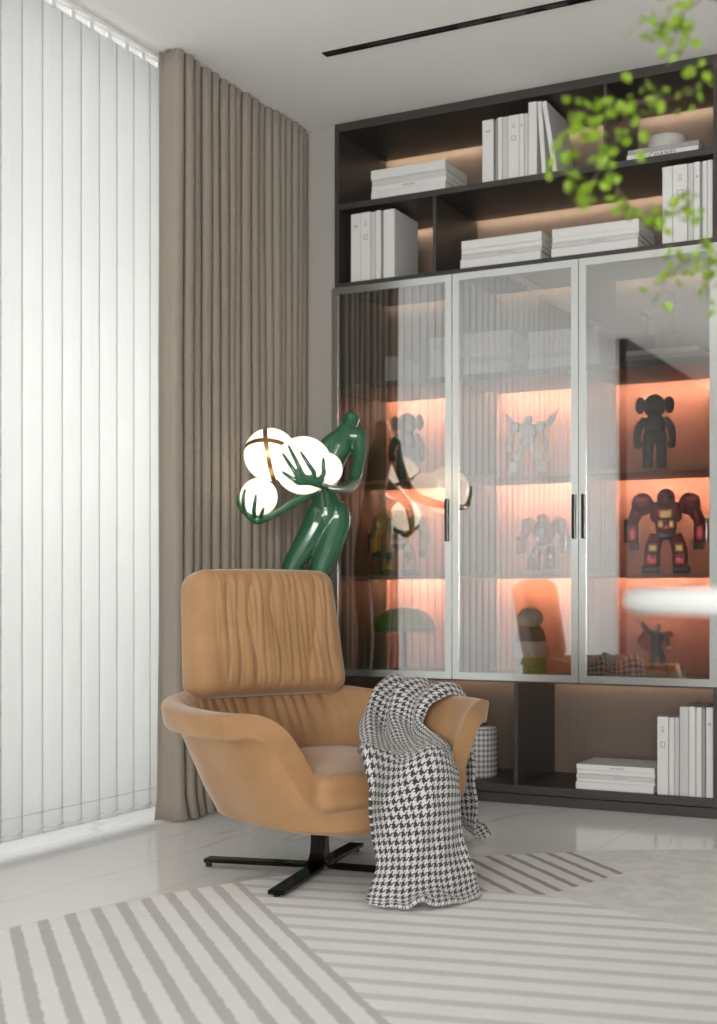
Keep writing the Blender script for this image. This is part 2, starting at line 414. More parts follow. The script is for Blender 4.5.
# ------------------------------------------------------------------ ceiling air vent
vt = thing('air_vent', 'long narrow black slot air vent in the white ceiling', 'vent', (-1.60, 4.238, 2.8))
MB().box(-0.725, 0.725, -0.0155, 0.0155, -0.0020, -0.0005).build('slot_backing', M['black'], vt)
b = MB(); b.box(-0.725, 0.725, -0.0175, -0.0145, -0.005, -0.0005).box(-0.725, 0.725, 0.0145, 0.0175, -0.005, -0.0005).box(-0.728, -0.725, -0.0175, 0.0175, -0.005, -0.0005).box(0.725, 0.728, -0.0175, 0.0175, -0.005, -0.0005)
b.build('vent_frame', M['black'], vt)
for i in range(6):
    x = -0.20+i*0.16
    MB().box(x, x+0.10-0.012*i, -0.013, 0.013, -0.0045, -0.0025).build('vent_blade', M['cab'], vt)

# ------------------------------------------------------------------ vertical blind
BX = -2.89
bl = thing('vertical_blind', 'tall white translucent vertical blind covering the left window', 'blind', (BX, 2.1, 0))
MB().box(-0.022, 0.022, -2.30, 2.25, 2.788, 2.7995).build('headrail', M['rail'], bl, bevel=0.003)
sl = []
W2 = 0.0510
prof = [(-W2+2*W2*k/8, 0.003*(1-((k-4)/4)**2)) for k in range(9)]
slat_mb = MB(); rows = []
zz = [0.054, 0.0545, 0.128, 0.1285, 2.715]
outer = []
for z in (0.044, 2.762):
    outer.append([(p[1]+0.0009, p[0], z) for p in prof]+[(p[1]-0.0009, p[0], z) for p in prof[::-1]])
n = len(outer[0]); slat_mb.raw(outer[0]+outer[1], [(i, (i+1) % n, n+(i+1) % n, n+i) for i in range(n)]+[tuple(range(n))[::-1], tuple(range(n, 2*n))])
def hem(z0_, z1_):
    o2 = []
    for z in (z0_, z1_):
        o2.append([(p[1]+0.0026, p[0]*0.985, z) for p in prof]+[(p[1]+0.0011, p[0]*0.985, z) for p in prof[::-1]])
    return MB().raw(o2[0]+o2[1], [(i, (i+1) % n, n+(i+1) % n, n+i) for i in range(n)]+[tuple(range(n))[::-1], tuple(range(n, 2*n))])
pocket = hem(0.0435, 0.0475); seam_ = hem(0.112, 0.1145)
clip = MB().box(-0.004, 0.010, -0.010, 0.010, 2.755, 2.782).box(-0.002, 0.004, -0.004, 0.004, 2.78, 2.789)
link_ = MB().box(0.004, 0.012, 0.010, 0.090, 2.776, 2.779)
chain = MB().tube([(0.006, -0.05, 0.065), (0.012, 0.0, 0.056), (0.006, 0.05, 0.065)], 0.0012, 6)
ms = slat_mb.mesh('slat', M['blind'], True); mp_ = pocket.mesh('weight_hem', M['blind'], True); mc = clip.mesh('hanger_clip', M['rail'])
msm = seam_.mesh('hem_seam', M['blind'], True); ml = link_.mesh('spacer_link', M['rail']); mch = chain.mesh('bottom_chain', M['rail'], True)
for i in range(46):
    y = 2.08-i*0.0975
    o = bpy.data.objects.new('slat', ms); COL.objects.link(o); o.parent = bl; o.location = (0, y, 0); o.rotation_euler = (0, 0, math.radians(-2.5))
    for nm, me in (('weight_hem', mp_), ('hem_seam', msm), ('hanger_clip', mc), ('spacer_link', ml), ('bottom_chain', mch)):
        c = bpy.data.objects.new(nm, me); COL.objects.link(c); c.parent = o

# ------------------------------------------------------------------ curtains
def curtain(name, label, x, y0, y1, folds, seed, amp=0.045, first=False):
    rnd = random.Random(seed); root = thing(name, label, 'curtain', (x, (y0+y1)/2, 0))
    L = y1-y0; ph = []; acc = 0
    for k in range(folds): acc += rnd.uniform(0.65, 1.35); ph.append(acc)
    ph = [0]+[p/acc for p in ph]
    N = folds*14
    amps = [amp*rnd.uniform(0.65, 1.15) for _ in range(folds+1)]
    def at(t):
        for k in range(folds):
            if t <= ph[k+1] or k == folds-1:
                w = (t-ph[k])/(ph[k+1]-ph[k]); a = amps[k]*(1-w)+amps[k+1]*w
                return -a*math.copysign(abs(math.cos(2*math.pi*w))**0.75, math.cos(2*math.pi*w)), 0.012*math.sin(4*math.pi*w)
    rows = []
    NZ = 34
    for j in range(NZ+1):
        h = j/NZ; z = 0.004+2.794*h
        row = []
        for i in range(N+1):
            t = i/N; dx, dy = at(t)
            damp = 1.0
            sway = 0.010*noise.noise((t*5, h*1.6, seed))+0.004*noise.noise((t*17, h*4, seed+3))
            fl = max(0, 1-h/0.035)**2
            bell = 1+0.25*max(0, 1-h*4)
            xx = dx*damp*bell+sway+fl*0.02*(0.6+noise.noise((t*9, 0, seed)))
            yy = -L/2+L*t+dy+0.010*noise.noise((t*8, h*1.2, seed+9))
            if first and t < ph[1]*0.5:
                q = 1-t/(ph[1]*0.5); xx += -0.0*q; yy -= fl*0.03*q
            row.append((xx, yy, z))
        rows.append(row)
    o = MB().grid(rows).build('curtain_panel', M['curtain'], root, True)
    sd = o.modifiers.new('solid', 'SOLIDIFY'); sd.thickness = 0.003; sd.offset = 0
    MB().box(-0.012, 0.012, -L/2, L/2, 2.7925, 2.7995).build('curtain_track', M['curtain'], root)
    # heading tape behind the pleats
    return root
curtain('curtain', 'full length taupe pleated curtain beside the tall dark cabinet', -2.812, 3.935, 4.90, 18, 5, 0.046, first=True)

# ------------------------------------------------------------------ built-in cabinet
CX = -1.84; CY = 4.89
cab = thing('display_cabinet', 'tall dark built-in cabinet with open shelves and three glass doors', 'cabinet', (CX, CY, 0))
def cb(name, x0, x1, y0, y1, z0, z1, m='cab', bevel=0.0012, mb=None):
    q = (mb or MB()).box(x0-CX, x1-CX, y0-CY, y1-CY, z0, z1)
    return q if mb else q.build(name, M[m], cab, False, bevel)
X0, X1, YF, YB = -2.637, -1.043, 4.89, 5.34
cb('side_panel', X0, X0+0.020, YF, 5.355, 0.0405, 2.7985); cb('side_panel', X1-0.020, X1, YF, 5.355, 0.0405, 2.7985)
XI0, XI1 = X0+0.0205, X1-0.0205

cb('plinth', X0, X1, YF+0.002, 5.33, 0.0005, 0.038)
cb('base_board', XI0, XI1, YF, YB, 0.042, 0.074)
SH = {'A': (2.436, 2.460), 'B': (2.108, 2.128), 'C': (1.678, 1.704), 'D': (1.283, 1.296), 'E': (0.888, 0.901), 'F': (0.476, 0.497)}
P1, P2 = -2.092, -1.567; PT = 0.009
bays = [(XI0, P1-PT), (P1+PT, P2-PT), (P2+PT, XI1)]
for x in (P1, P2): cb('partition', x-PT+0.0003, x+PT-0.0003, YF+0.012, YB, 0.4975, 2.1075)
for a, b_ in bays:
    pass
DA, DB_, DG = -1.470, -2.180, -1.8305
cb('partition', DA-0.007, DA+0.007, YF+0.004, YB, 2.4605, 2.7625); cb('partition', DB_-0.007, DB_+0.007, YF+0.004, YB, 2.1285, 2.4355)
cb('partition', DG-0.008, DG+0.008, YF+0.004, YB, 0.0745, 0.4755)
cb('back_panel', X0+0.021, X1-0.021, YB+0.0005, 5.354, 1.7045, 2.798, 'cab_back', 0)
cb('back_panel', X0+0.021, X1-0.021, YB+0.0005, 5.354, 0.0405, 0.475, 'cab_back', 0)
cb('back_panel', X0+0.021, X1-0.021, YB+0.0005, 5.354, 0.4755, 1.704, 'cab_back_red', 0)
# boards: the lower layer stops short of the back so the LED strip on its rear edge grazes the back panel
def led(x0, x1, ztop, m):
    g = 0.130 if m == 'led_orange' else 0.045
    cb('led_strip', x0+0.004, x1-0.004, YB-g+0.0002, YB-g+0.0020, ztop+0.0010, ztop+0.0075, m, 0)
def board(name, x0, x1, yf, z0, z1, g=0.045, m='cab'):
    q = MB(); cb(0, x0, x1, yf, YB, z0+0.0085, z1, mb=q); cb(0, x0, x1, yf, YB-g, z0, z0+0.0085, mb=q); return q.build(name, M[m], cab, False, 0)
board('top_panel', XI0, XI1, YF, 2.763, 2.7985)
for k in 'ABF': board('shelf_board', XI0, XI1, YF, *SH[k])
for a, b_ in bays:
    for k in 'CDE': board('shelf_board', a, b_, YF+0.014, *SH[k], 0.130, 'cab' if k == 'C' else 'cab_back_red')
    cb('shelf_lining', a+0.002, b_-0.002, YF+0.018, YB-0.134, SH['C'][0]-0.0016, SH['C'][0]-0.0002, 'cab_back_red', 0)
for x0, x1 in ((XI0, DA-0.007), (DA+0.007, XI1)): led(x0, x1, 2.763, 'led_warm')
for x0, x1 in ((XI0, DB_-0.007), (DB_+0.007, XI1)): led(x0, x1, SH['A'][0], 'led_warm')
for x0, x1 in ((XI0, DG-0.008), (DG+0.008, XI1)): led(x0, x1, SH['F'][0], 'led_warm')
for a, b_ in bays:
    led(a, b_, SH['B'][0], 'led_warm')
    for k in 'CDE': led(a, b_, SH[k][0], 'led_orange')
# doors
dz0, dz1 = 0.484, 2.1045; FW = 0.028; y0, y1 = 4.869, 4.878
dx = [X0-0.004, P1, P2, X1+0.001]
for k in range(3):
    a, c = dx[k]+0.0015, dx[k+1]-0.0015
    fr = MB(); cb(0, a, a+FW, y0, y1, dz0, dz1, mb=fr); cb(0, c-FW, c, y0, y1, dz0, dz1, mb=fr)
    cb(0, a+FW, c-FW, y0, y1, dz0, dz0+FW, mb=fr); cb(0, a+FW, c-FW, y0, y1, dz1-FW, dz1, mb=fr)
    d = fr.build('door', M['alu'], cab)
    gp = MB(); cb(0, a+FW-0.004, c-FW+0.004, y0+0.0015, y0+0.0055, dz0+FW-0.004, dz1-FW+0.004, mb=gp); gp.build('glass_pane', M['door_glass'], d)
    hx = c-0.019 if k < 2 else a+0.019
    if k == 1: hx = c-0.016
    h = MB(); cb(0, hx-0.006, hx+0.006, y0-0.016, y0-0.006, 1.035, 1.205, mb=h)
    for z in (1.042, 1.190): cb(0, hx-0.004, hx+0.004, y0-0.008, y0+0.0005, z, z+0.008, mb=h)
    h.build('door_handle', M['black'], d, False, 0.002)

# ------------------------------------------------------------------ books
def book(label, group, w, h, d, loc, flat=False, m='cover', mark=None, rot=None, seed=0):
    """standing: spine at local -Y, width w along X, height h; flat: spine faces -Y, w becomes the thickness"""
    r = thing('book', label, 'book', loc, 0, group)
    ct = min(0.0025, w*0.14)
    c = MB().box(0, ct, 0, d, 0, h).box(w-ct, w, 0, d, 0, h).box(ct, w-ct, 0, ct, 0, h)
    p = MB().box(ct+0.0002, w-ct-0.0002, ct+0.0002, d-0.004, 0.003, h-0.003)
    marks = MB(); marks2 = MB()
    if mark == 'emblem':
        q = w*0.22
        for (u0, u1, v0, v1) in ((0.28, 0.72, 0.60, 0.612), (0.28, 0.72, 0.668, 0.68), (0.28, 0.36, 0.612, 0.668), (0.64, 0.72, 0.612, 0.668)):
            marks.box(w*u0, w*u1, -0.0004, 0.0004, h*v0, h*v1)
        for v0, v1 in ((0.80, 0.815), (0.83, 0.84), (0.86, 0.87)): marks2.box(w*0.36, w*0.64, -0.0004, 0.0004, h*v0, h*v1)
    elif mark == 'title':
        rr = random.Random(seed); z = h*rr.uniform(0.40, 0.5)
        for _ in range(9):
            l = h*rr.uniform(0.008, 0.02); marks.box(w*0.34, w*0.66, -0.0004, 0.0004, z, z+l); z += l+h*0.006
    elif mark == 'lines':
        marks.box(w*0.3, w*0.7, -0.0004, 0.0004, h*0.80, h*0.83)
    T = None
    if flat:   # lie on its side: local z -> x
        T = lambda v: (v[2], v[1], w-v[0])
    for q in (c, p, marks, marks2):
        if T: q.v = [T(v) for v in q.v]; q.f = [f for f in q.f]
    if rot: r.rotation_euler = rot
    c.build('cover', M[m], r, False, 0.0006, 1); p.build('page_block', M['pages'], r)
    if marks.v: marks.build('spine_emblem' if mark == 'emblem' else 'spine_print', M['print'], r)
    if marks2.v: marks2.build('spine_print', M['print'], r)
    return r
ORD = ['first', 'second', 'third', 'fourth', 'fifth', 'sixth', 'seventh', 'eighth', 'ninth', 'tenth', 'eleventh', 'twelfth']
CN = {'cover': 'white', 'cover_grey': 'pale grey', 'cover_mid': 'dark grey'}
def row_books(spec, z, place, group, y=4.905):
    """spec: (x0, x1, height, material, mark)"""
    for i, (xa, xb, h, m, mk) in enumerate(spec):
        kind = CN[m]+(' wide' if xb-xa > 0.035 else ' slim' if xb-xa < 0.019 else '')
        extra = {'emblem': ' with spine emblem', 'lines': '', 'title': ' with printed spine', None: ''}[mk]
        book(f'{kind} upright book{extra}, {ORD[i]} {place}', group, xb-xa-0.0006, h, 0.235-0.003*(i % 3), (xa, y, z+0.0004), m=m, mark=mk, seed=i)
def stack_books(x0, x1, z, layers, place, group, y=4.905, d=0.24, seed=1):
    """layers from the bottom: (thickness, material, mark)"""
    zc = z+0.0004; n_ = len(layers); names = {0: 'bottom', n_-1: 'top'}
    rr = random.Random(seed)
    for i, (t, m, mk) in enumerate(layers):
        pos = names.get(i, 'second from bottom' if i == 1 else 'second from top' if i == n_-2 else 'middle')
        dxx = rr.uniform(0, 0.006) if i else 0
        book(f'{CN[m]} flat book, {pos} of {place}', group, t, x1-x0-0.006, d, (x0+dxx, y+rr.uniform(0, 0.004), zc), True, m, mk, seed=i+seed)
        zc += t+0.0004
    return zc

C_, G_, D_ = 'cover', 'cover_grey', 'cover_mid'
zA = SH['A'][1]; zB = SH['B'][1]; zC = SH['C'][1]; zG = 0.074
stack_books(-2.473, -2.131, zA, [(0.034, C_, None), (0.022, C_, 'title'), (0.026, G_, None), (0.040, C_, None)], 'stack at left of top shelf', 'flat books at the left of the top shelf', seed=3)
row_books([(-1.976, -1.928, 0.250, C_, 'lines'), (-1.919, -1.911, 0.249, D_, None), (-1.910, -1.891, 0.252, C_, None), (-1.890, -1.868, 0.250, G_, None), (-1.867, -1.821, 0.251, C_, 'emblem'), (-1.820, -1.800, 0.251, C_, 'lines'), (-1.799, -1.783, 0.249, G_, None), (-1.782, -1.747, 0.290, C_, None)],
          zA, 'from left in top shelf row', 'upright books on the top shelf')
book('white slim book leaning left against the tall book, nearer it, on the top shelf', 'leaning books on the top shelf', 0.0175, 0.287, 0.236, (-1.7265, 4.905, zA+0.0006), m='cover', rot=(0, math.radians(-3.9), 0))
book('white slim book leaning most, rightmost of the middle row on the top shelf', 'leaning books on the top shelf', 0.0185, 0.286, 0.242, (-1.6820, 4.905, zA+0.0006), m='cover', rot=(0, math.radians(-9.0), 0))
row_books([(-2.567, -2.522, 0.286, C_, 'lines'), (-2.521, -2.476, 0.287, C_, 'emblem'), (-2.474, -2.452, 0.284, G_, None), (-2.451, -2.427, 0.287, C_, None), (-2.415, -2.364, 0.285, C_, None)],
          zB, 'from left at left of second shelf', 'upright books at the left of the second shelf', )
stack_books(-2.072, -1.727, zB, [(0.038, C_, None), (0.019, G_, 'title'), (0.019, C_, None), (0.035, C_, None)], 'left-hand stack on second open shelf', 'left flat stack on the second shelf', seed=5)
stack_books(-1.689, -1.341, zB, [(0.038, C_, None), (0.019, G_, 'title'), (0.019, C_, None), (0.035, C_, None)], 'right-hand stack on second open shelf', 'right flat stack on the second shelf', seed=9)
row_books([(-1.254, -1.216, 0.289, C_, None), (-1.215, -1.160, 0.290, C_, 'emblem'), (-1.158, -1.138, 0.289, G_, None), (-1.137, -1.114, 0.291, C_, 'lines'), (-1.112, -1.106, 0.288, D_, None), (-1.105, -1.088, 0.290, C_, None), (-1.087, -1.068, 0.291, C_, None)],
          zB, 'from left at right of second shelf', 'upright books at the right of the second shelf')
stack_books(-2.218, -2.103, zC, [(0.05, C_, None), (0.06, C_, None), (0.055, G_, None)], 'stack in top left glazed niche', 'books in the top left niche', seed=2, y=4.93)
stack_books(-2.075, -1.872, zC, [(0.048, C_, None), (0.022, G_, 'title'), (0.040, C_, None), (0.058, C_, None)], 'left stack behind middle glass door', 'left flat stack behind the middle door', seed=12, y=4.93)
stack_books(-1.795, -1.586, zC, [(0.044, C_, None), (0.020, G_, 'title'), (0.034, C_, None), (0.052, C_, None)], 'right stack behind middle glass door', 'right flat stack behind the middle door', seed=14, y=4.93)
stack_books(-1.553, -1.502, zC, [(0.070, C_, None), (0.076, C_, None)], 'left stack behind right glass door', 'books at the left behind the right door', seed=15, y=4.93)
row_books([(-2.420, -2.361, 0.105, C_, None)], zC, 'beside the stack in top left glazed niche', 'short books in the top left niche', y=4.93)
ztoy = stack_books(-1.405, -1.125, zC, [(0.024, D_, 'title'), (0.018, C_, 'title')], 'pair under taupe figure behind right door', 'books under the taupe figure', seed=17, y=4.93)
zpot = stack_books(-1.390, -1.115, zA, [(0.022, C_, None)], 'pair with lettered spine', 'lettered books under the pot', seed=19)
top_b = book('grey flat book, upper of two under the round pot on the top shelf', 'lettered books under the pot', 0.018, 0.268, 0.24, (-1.386, 4.907, zpot), True, 'cover_mid', 'title', seed=4)
# lettering on the lower spine
cu = bpy.data.curves.new('lettering', 'FONT'); cu.body = 'CHANEL'; cu.size = 0.0235; cu.extrude = 0.0003; cu.space_character = 1.25
to = bpy.data.objects.new('lettering_curve', cu); COL.objects.link(to)
me = bpy.data.meshes.new_from_object(to.evaluated_get(bpy.context.evaluated_depsgraph_get())); bpy.data.objects.remove(to)
le = bpy.data.objects.new('spine_lettering', me); COL.objects.link(le); me.materials.clear(); me.materials.append(M['ink'])
low_b = [o for o in COL.objects if o.get('label', '').endswith('lettered spine')][0]
le.parent = low_b; le.location = (0.085, -0.0006, 0.003); le.rotation_euler = (math.pi/2, 0, 0)
low_b['label'] = 'white flat book with large black lettering on its spine, lower one under the round pot'
stack_books(-1.590, -1.281, zG, [(0.028, C_, None), (0.014, C_, None), (0.016, G_, 'title'), (0.016, C_, None), (0.020, C_, 'title')], 'stack on lowest shelf', 'flat books on the lowest shelf', seed=21, d=0.235)
row_books([(-1.273, -1.231, 0.291, C_, 'emblem'), (-1.229, -1.209, 0.289, C_, None), (-1.208, -1.191, 0.290, G_, None), (-1.189, -1.156, 0.331, G_, None), (-1.155, -1.130, 0.332, C_, None), (-1.128, -1.108, 0.331, C_, None), (-1.107, -1.094, 0.328, D_, None), (-1.092, -1.066, 0.332, C_, 'lines')],
          zG, 'from left in lowest shelf row', 'upright books on the lowest shelf')

# ------------------------------------------------------------------ ornaments in the cabinet
pt = MB().lathe([(0.0, 0), (0.066, 0), (0.072, 0.006), (0.074, 0.03), (0.073, 0.062), (0.068, 0.070), (0.0, 0.071)])
pot = pt.build('round_pot', M['ceramic'], None, True, 0, loc=(-1.27, 5.04, zpot+0.0185))
tag(pot, 'low round grey ceramic pot sitting on the books on the top shelf', 'pot')
bk = thing('woven_canister', 'grey and white checked round canister on the lowest shelf behind the armchair', 'canister', (-2.055, 5.06, 0.0745))
MB().lathe([(0.0, 0), (0.074, 0), (0.077, 0.004), (0.077, 0.196), (0.0745, 0.200), (0.0745, 0.190)]).build('body', M['gingham'], bk, True)
MB().lathe([(0.0, 0.186), (0.0735, 0.186), (0.0735, 0.2035), (0.070, 0.206), (0.0, 0.206)]).build('lid', M['cream'], bk, True)

def doll(label, loc, rz, H, m):
    r = thing('toy_figure', label, 'figurine', loc, rz, 'grey toy figures'); k = H/0.31
    def E(name, *ells, parent=r):
        q = MB()
        for c, rad in ells: q.ell([v*k for v in c], [v*k for v in rad], 22, 14)
        return q.build(name, m, parent, True)
    E('head', ((0, 0, 0.262), (0.043, 0.040, 0.047)))
    for sx in (-1, 1):
        E('ear_puff', ((sx*0.056, 0, 0.266), (0.020, 0.018, 0.034)))
    E('torso', ((0, 0, 0.185), (0.043, 0.034, 0.050)), ((0, 0, 0.145), (0.045, 0.036, 0.036)))
    for sx in (-1, 1):
        q = MB(); pts = [(sx*0.038*k, 0, 0.212*k), (sx*0.062*k, -0.004*k, 0.175*k), (sx*0.068*k, -0.010*k, 0.130*k), (sx*0.064*k, -0.014*k, 0.110*k)]
        q.tube(pts, [0.014*k, 0.017*k, 0.015*k, 0.011*k], 12, 4); q.ell(pts[-1], 0.018*k, 14, 10); q.build('arm', m, r, True)
        q = MB(); q.tube([(sx*0.024*k, 0, 0.14*k), (sx*0.026*k, 0, 0.08*k), (sx*0.027*k, 0, 0.018*k)], [0.023*k, 0.021*k, 0.021*k], 14, 4)
        lg = q.build('leg', m, r, True)
        MB().rbox((sx*0.029*k, -0.010*k, 0.0125*k), (0.044*k, 0.066*k, 0.025*k), 0.012*k, (2, 2, 1)).build('shoe', m, r, True)
    return r
doll('charcoal toy figure with round ear puffs standing behind the right glass door', (-1.331, 5.09, SH['D'][1]+0.0005), math.radians(12), 0.305, M['toy_grey'])
doll('dark toy figure with round ear puffs behind the left glass door beside the lamp', (-2.400, 5.10, SH['D'][1]+0.0005), math.radians(10), 0.30, M['toy_grey'])

def robot(label, loc, rz, H, m1, m2, m3, group='robot figures'):
    r = thing('toy_robot', label, 'figurine', loc, rz, group); k = H/0.33; rr = random.Random(3)
    def B(name, mm, *bx, parent=r):
        q = MB()
        for c, sz, rd in bx: q.rbox([v*k for v in c], [v*k for v in sz], rd*k, (2, 2, 2))
        return q.build(name, mm, parent, True)
    B('torso', m1, ((0, 0, 0.235), (0.120, 0.085, 0.085), 0.03), ((0, -0.005, 0.180), (0.080, 0.070, 0.050), 0.02))
    B('chest_plate', m3, ((0, -0.040, 0.228), (0.050, 0.016, 0.036), 0.006), ((0.020, -0.036, 0.19), (0.022, 0.016, 0.03), 0.005), ((-0.020, -0.036, 0.19), (0.022, 0.016, 0.03), 0.005))
    B('pelvis', m2, ((0, 0, 0.148), (0.075, 0.06, 0.035), 0.012))
    MB().ell((0, -0.014*k, 0.290*k), (0.034*k, 0.032*k, 0.036*k), 18, 12).build('head', m1, r, True)
    B('visor', m2, ((0, -0.038, 0.292), (0.046, 0.014, 0.012), 0.004))
    for sx in (-1, 1):
        q = MB().ell((sx*0.088*k, 0, 0.268*k), (0.042*k, 0.042*k, 0.044*k), 18, 12)
        q.rbox((sx*0.092*k, -0.004*k, 0.285*k), (0.062*k, 0.07*k, 0.03*k), 0.012*k, (1, 1, 1)); q.build('shoulder', m1, r, True)
        a = MB().tube([(sx*0.104*k, 0, 0.245*k), (sx*0.122*k, -0.006*k, 0.205*k), (sx*0.126*k, -0.020*k, 0.165*k)], [0.026*k, 0.022*k, 0.024*k], 12, 3)
        a.rbox((sx*0.126*k, -0.018*k, 0.155*k), (0.048*k, 0.052*k, 0.075*k), 0.014*k, (1, 1, 1)); arm = a.build('arm', m1, r, True)
        B('forearm_shield', m2 if sx < 0 else M['silver'], ((sx*0.150, -0.02, 0.165), (0.014, 0.050, 0.09), 0.005))
        q = MB()
        for fi in range(4): q.rbox(((sx*0.118+(fi-1.5)*0.009)*k, -0.024*k, 0.108*k), (0.0075*k, 0.014*k, 0.034*k), 0.003*k, (1, 1, 1))
        q.build('hand', m2, r, True)
        l = MB().tube([(sx*0.034*k, 0, 0.145*k), (sx*0.050*k, -0.008*k, 0.095*k), (sx*0.054*k, 0.0, 0.03*k)], [0.028*k, 0.030*k, 0.030*k], 12, 3)
        l.rbox((sx*0.052*k, -0.016*k, 0.055*k), (0.060*k, 0.056*k, 0.068*k), 0.016*k, (1, 1, 1)); l.build('leg', m1, r, True)
        B('knee_guard', m3, ((sx*0.049, -0.040, 0.098), (0.036, 0.018, 0.034), 0.008))
        MB().ell((sx*0.050*k, -0.047*k, 0.068*k), (0.009*k, 0.006*k, 0.009*k), 12, 8).build('knee_stud', M['silver'], r, True)
        B('foot', m2, ((sx*0.058, -0.018, 0.015), (0.066, 0.098, 0.030), 0.010))
    return r
robot('bulky metallic red toy robot standing behind the right glass door', (-1.292, 5.11, SH['E'][1]+0.0005), math.radians(14), 0.335, M['toy_red'], M['toy_dark'], M['toy_gold'])
robot('bulky red and gold toy robot half hidden by reflections behind the middle glass door', (-1.790, 5.11, SH['E'][1]+0.0005), math.radians(-8), 0.25, M['toy_red'], M['toy_gold'], M['silver'])
robot('yellow and black toy robot behind the left glass door beside the green lamp', (-2.430, 5.10, SH['E'][1]+0.0005), math.radians(10), 0.285, M['toy_yellow'], M['toy_dark'], M['toy_dark'])

def winged(label, loc, rz):
    r = thing('toy_robot', label, 'figurine', loc, rz, 'robot figures'); m = M['toy_white']; g = M['cover_grey']
    MB().rbox((0, 0, 0.190), (0.070, 0.055, 0.055), 0.014, (1, 1, 1)).rbox((0, 0, 0.150), (0.046, 0.04, 0.04), 0.01, (1, 1, 1)).build('torso', m, r, True)
    MB().rbox((0, -0.006, 0.236), (0.030, 0.032, 0.034), 0.010, (1, 1, 1)).build('head', m, r, True)
    for sx in (-1, 1):
        MB().prism([(sx*0.02, 0.200), (sx*0.060, 0.225), (sx*0.115, 0.282), (sx*0.100, 0.235), (sx*0.085, 0.214), (sx*0.03, 0.186)][::sx], -0.006, 0.006, Matrix.Translation((0, 0.034, 0)) @ Matrix.Rotation(math.pi/2, 4, 'X')).build('wing', m, r)
        MB().rbox((sx*0.053, 0, 0.208), (0.034, 0.05, 0.034), 0.009, (1, 1, 1)).tube([(sx*0.055, 0, 0.2), (sx*0.068, -0.004, 0.165), (sx*0.072, -0.014, 0.130)], [0.012, 0.011, 0.013], 10, 3).rbox((sx*0.073, -0.016, 0.118), (0.024, 0.028, 0.035), 0.007, (1, 1, 1)).build('arm', m, r, True)
        MB().tube([(sx*0.018, 0, 0.148), (sx*0.040, -0.008, 0.092), (sx*0.062, 0, 0.02)], [0.018, 0.014, 0.017], 12, 3).rbox((sx*0.042, -0.012, 0.09), (0.034, 0.034, 0.03), 0.008, (1, 1, 1)).rbox((sx*0.056, -0.004, 0.045), (0.036, 0.040, 0.05), 0.010, (1, 1, 1)).build('leg', m, r, True)
        MB().rbox((sx*0.066, -0.014, 0.011), (0.036, 0.070, 0.022), 0.007, (1, 1, 1)).build('foot', g, r, True)
        MB().prism([(sx*0.058, 0.06), (sx*0.088, 0.085), (sx*0.076, 0.05)][::sx], -0.004, 0.004, Matrix.Translation((0, 0.02, 0)) @ Matrix.Rotation(math.pi/2, 4, 'X')).build('leg_fin', g, r)
    return r
winged('slender white winged toy robot standing behind the middle glass door', (-1.850, 5.09, SH['D'][1]+0.0005), math.radians(8))

# rounded jar in grey, cream and green
jr = thing('figurine_jar', 'rounded jar with white lid, grey shoulder, cream belly and green base behind the middle door', 'jar', (-1.830, 5.06, SH['F'][1]+0.0005))
MB().lathe([(0.0, 0), (0.052, 0), (0.060, 0.012), (0.064, 0.045), (0.066, 0.070), (0.0, 0.070)]).build('base', M['lime'], jr, True)
MB().lathe([(0.0, 0.0702), (0.066, 0.0702), (0.071, 0.095), (0.067, 0.125), (0.062, 0.137), (0.0, 0.137)]).build('belly', M['cream'], jr, True)
MB().lathe([(0.0, 0.1372), (0.062, 0.1372), (0.060, 0.16), (0.050, 0.185), (0.042, 0.195), (0.0, 0.195)]).build('shoulder', M['grey_glaze'], jr, True)
MB().lathe([(0.0, 0.1952), (0.036, 0.1952), (0.050, 0.212), (0.053, 0.230), (0.046, 0.252), (0.028, 0.268), (0.0, 0.274)]).build('lid', M['cream'], jr, True)
q = MB().tube([(0.0655*math.cos(t), 0.0655*math.sin(t), 0.070) for t in [2*math.pi*i/40 for i in range(40)]], 0.0035, 8, 1, True); q.build('trim_ring', M['toy_yellow'], jr, True)

# statuette on rocks
st = thing('statuette', 'small armoured statuette with raised arm and orange cloth on a grey rock base', 'figurine', (-1.315, 5.07, SH['F'][1]+0.0005), math.radians(10))
q = MB(); rr = random.Random(8)
for i in range(26):
    a = rr.uniform(0, 6.28); d = rr.uniform(0.0, 0.075); h = rr.uniform(0.014, 0.034)
    q.rbox((d*math.cos(a), 0.6*d*math.sin(a), h*0.45), (rr.uniform(0.03, 0.05), rr.uniform(0.03, 0.045), h), 0.006, (1, 1, 1), None, None)
q.prism([(0.05, 0.002), (0.10, 0.012), (0.125, 0.045), (0.105, 0.036), (0.06, 0.022)], -0.016, 0.016, Matrix.Rotation(math.pi/2, 4, 'X'))
q.prism([(-0.10, 0.002), (-0.11, 0.050), (-0.085, 0.030), (-0.07, 0.004)], -0.014, 0.014, Matrix.Rotation(math.pi/2, 4, 'X'))
q.v = [(x, y, max(z, 0.0)) for x, y, z in q.v]
q.build('rock_base', M['stone'], st)
bd = MB().tube([(-0.020, 0, 0.026), (-0.020, 0.004, 0.065), (-0.010, 0, 0.112)], [0.011, 0.013, 0.017], 12, 4)
bd.tube([(0.034, -0.006, 0.030), (0.022, -0.010, 0.070), (0.006, 0, 0.112)], [0.010, 0.012, 0.016], 12, 4)
bd.tube([(-0.002, 0, 0.105), (-0.004, 0, 0.135), (-0.002, 0.002, 0.168), (0, 0.002, 0.182)], [0.020, 0.018, 0.025, 0.012], 14, 4)
bd.tube([(-0.020, 0.002, 0.172), (-0.044, 0.0, 0.192), (-0.062, -0.006, 0.216)], [0.010, 0.009, 0.007], 10, 4)
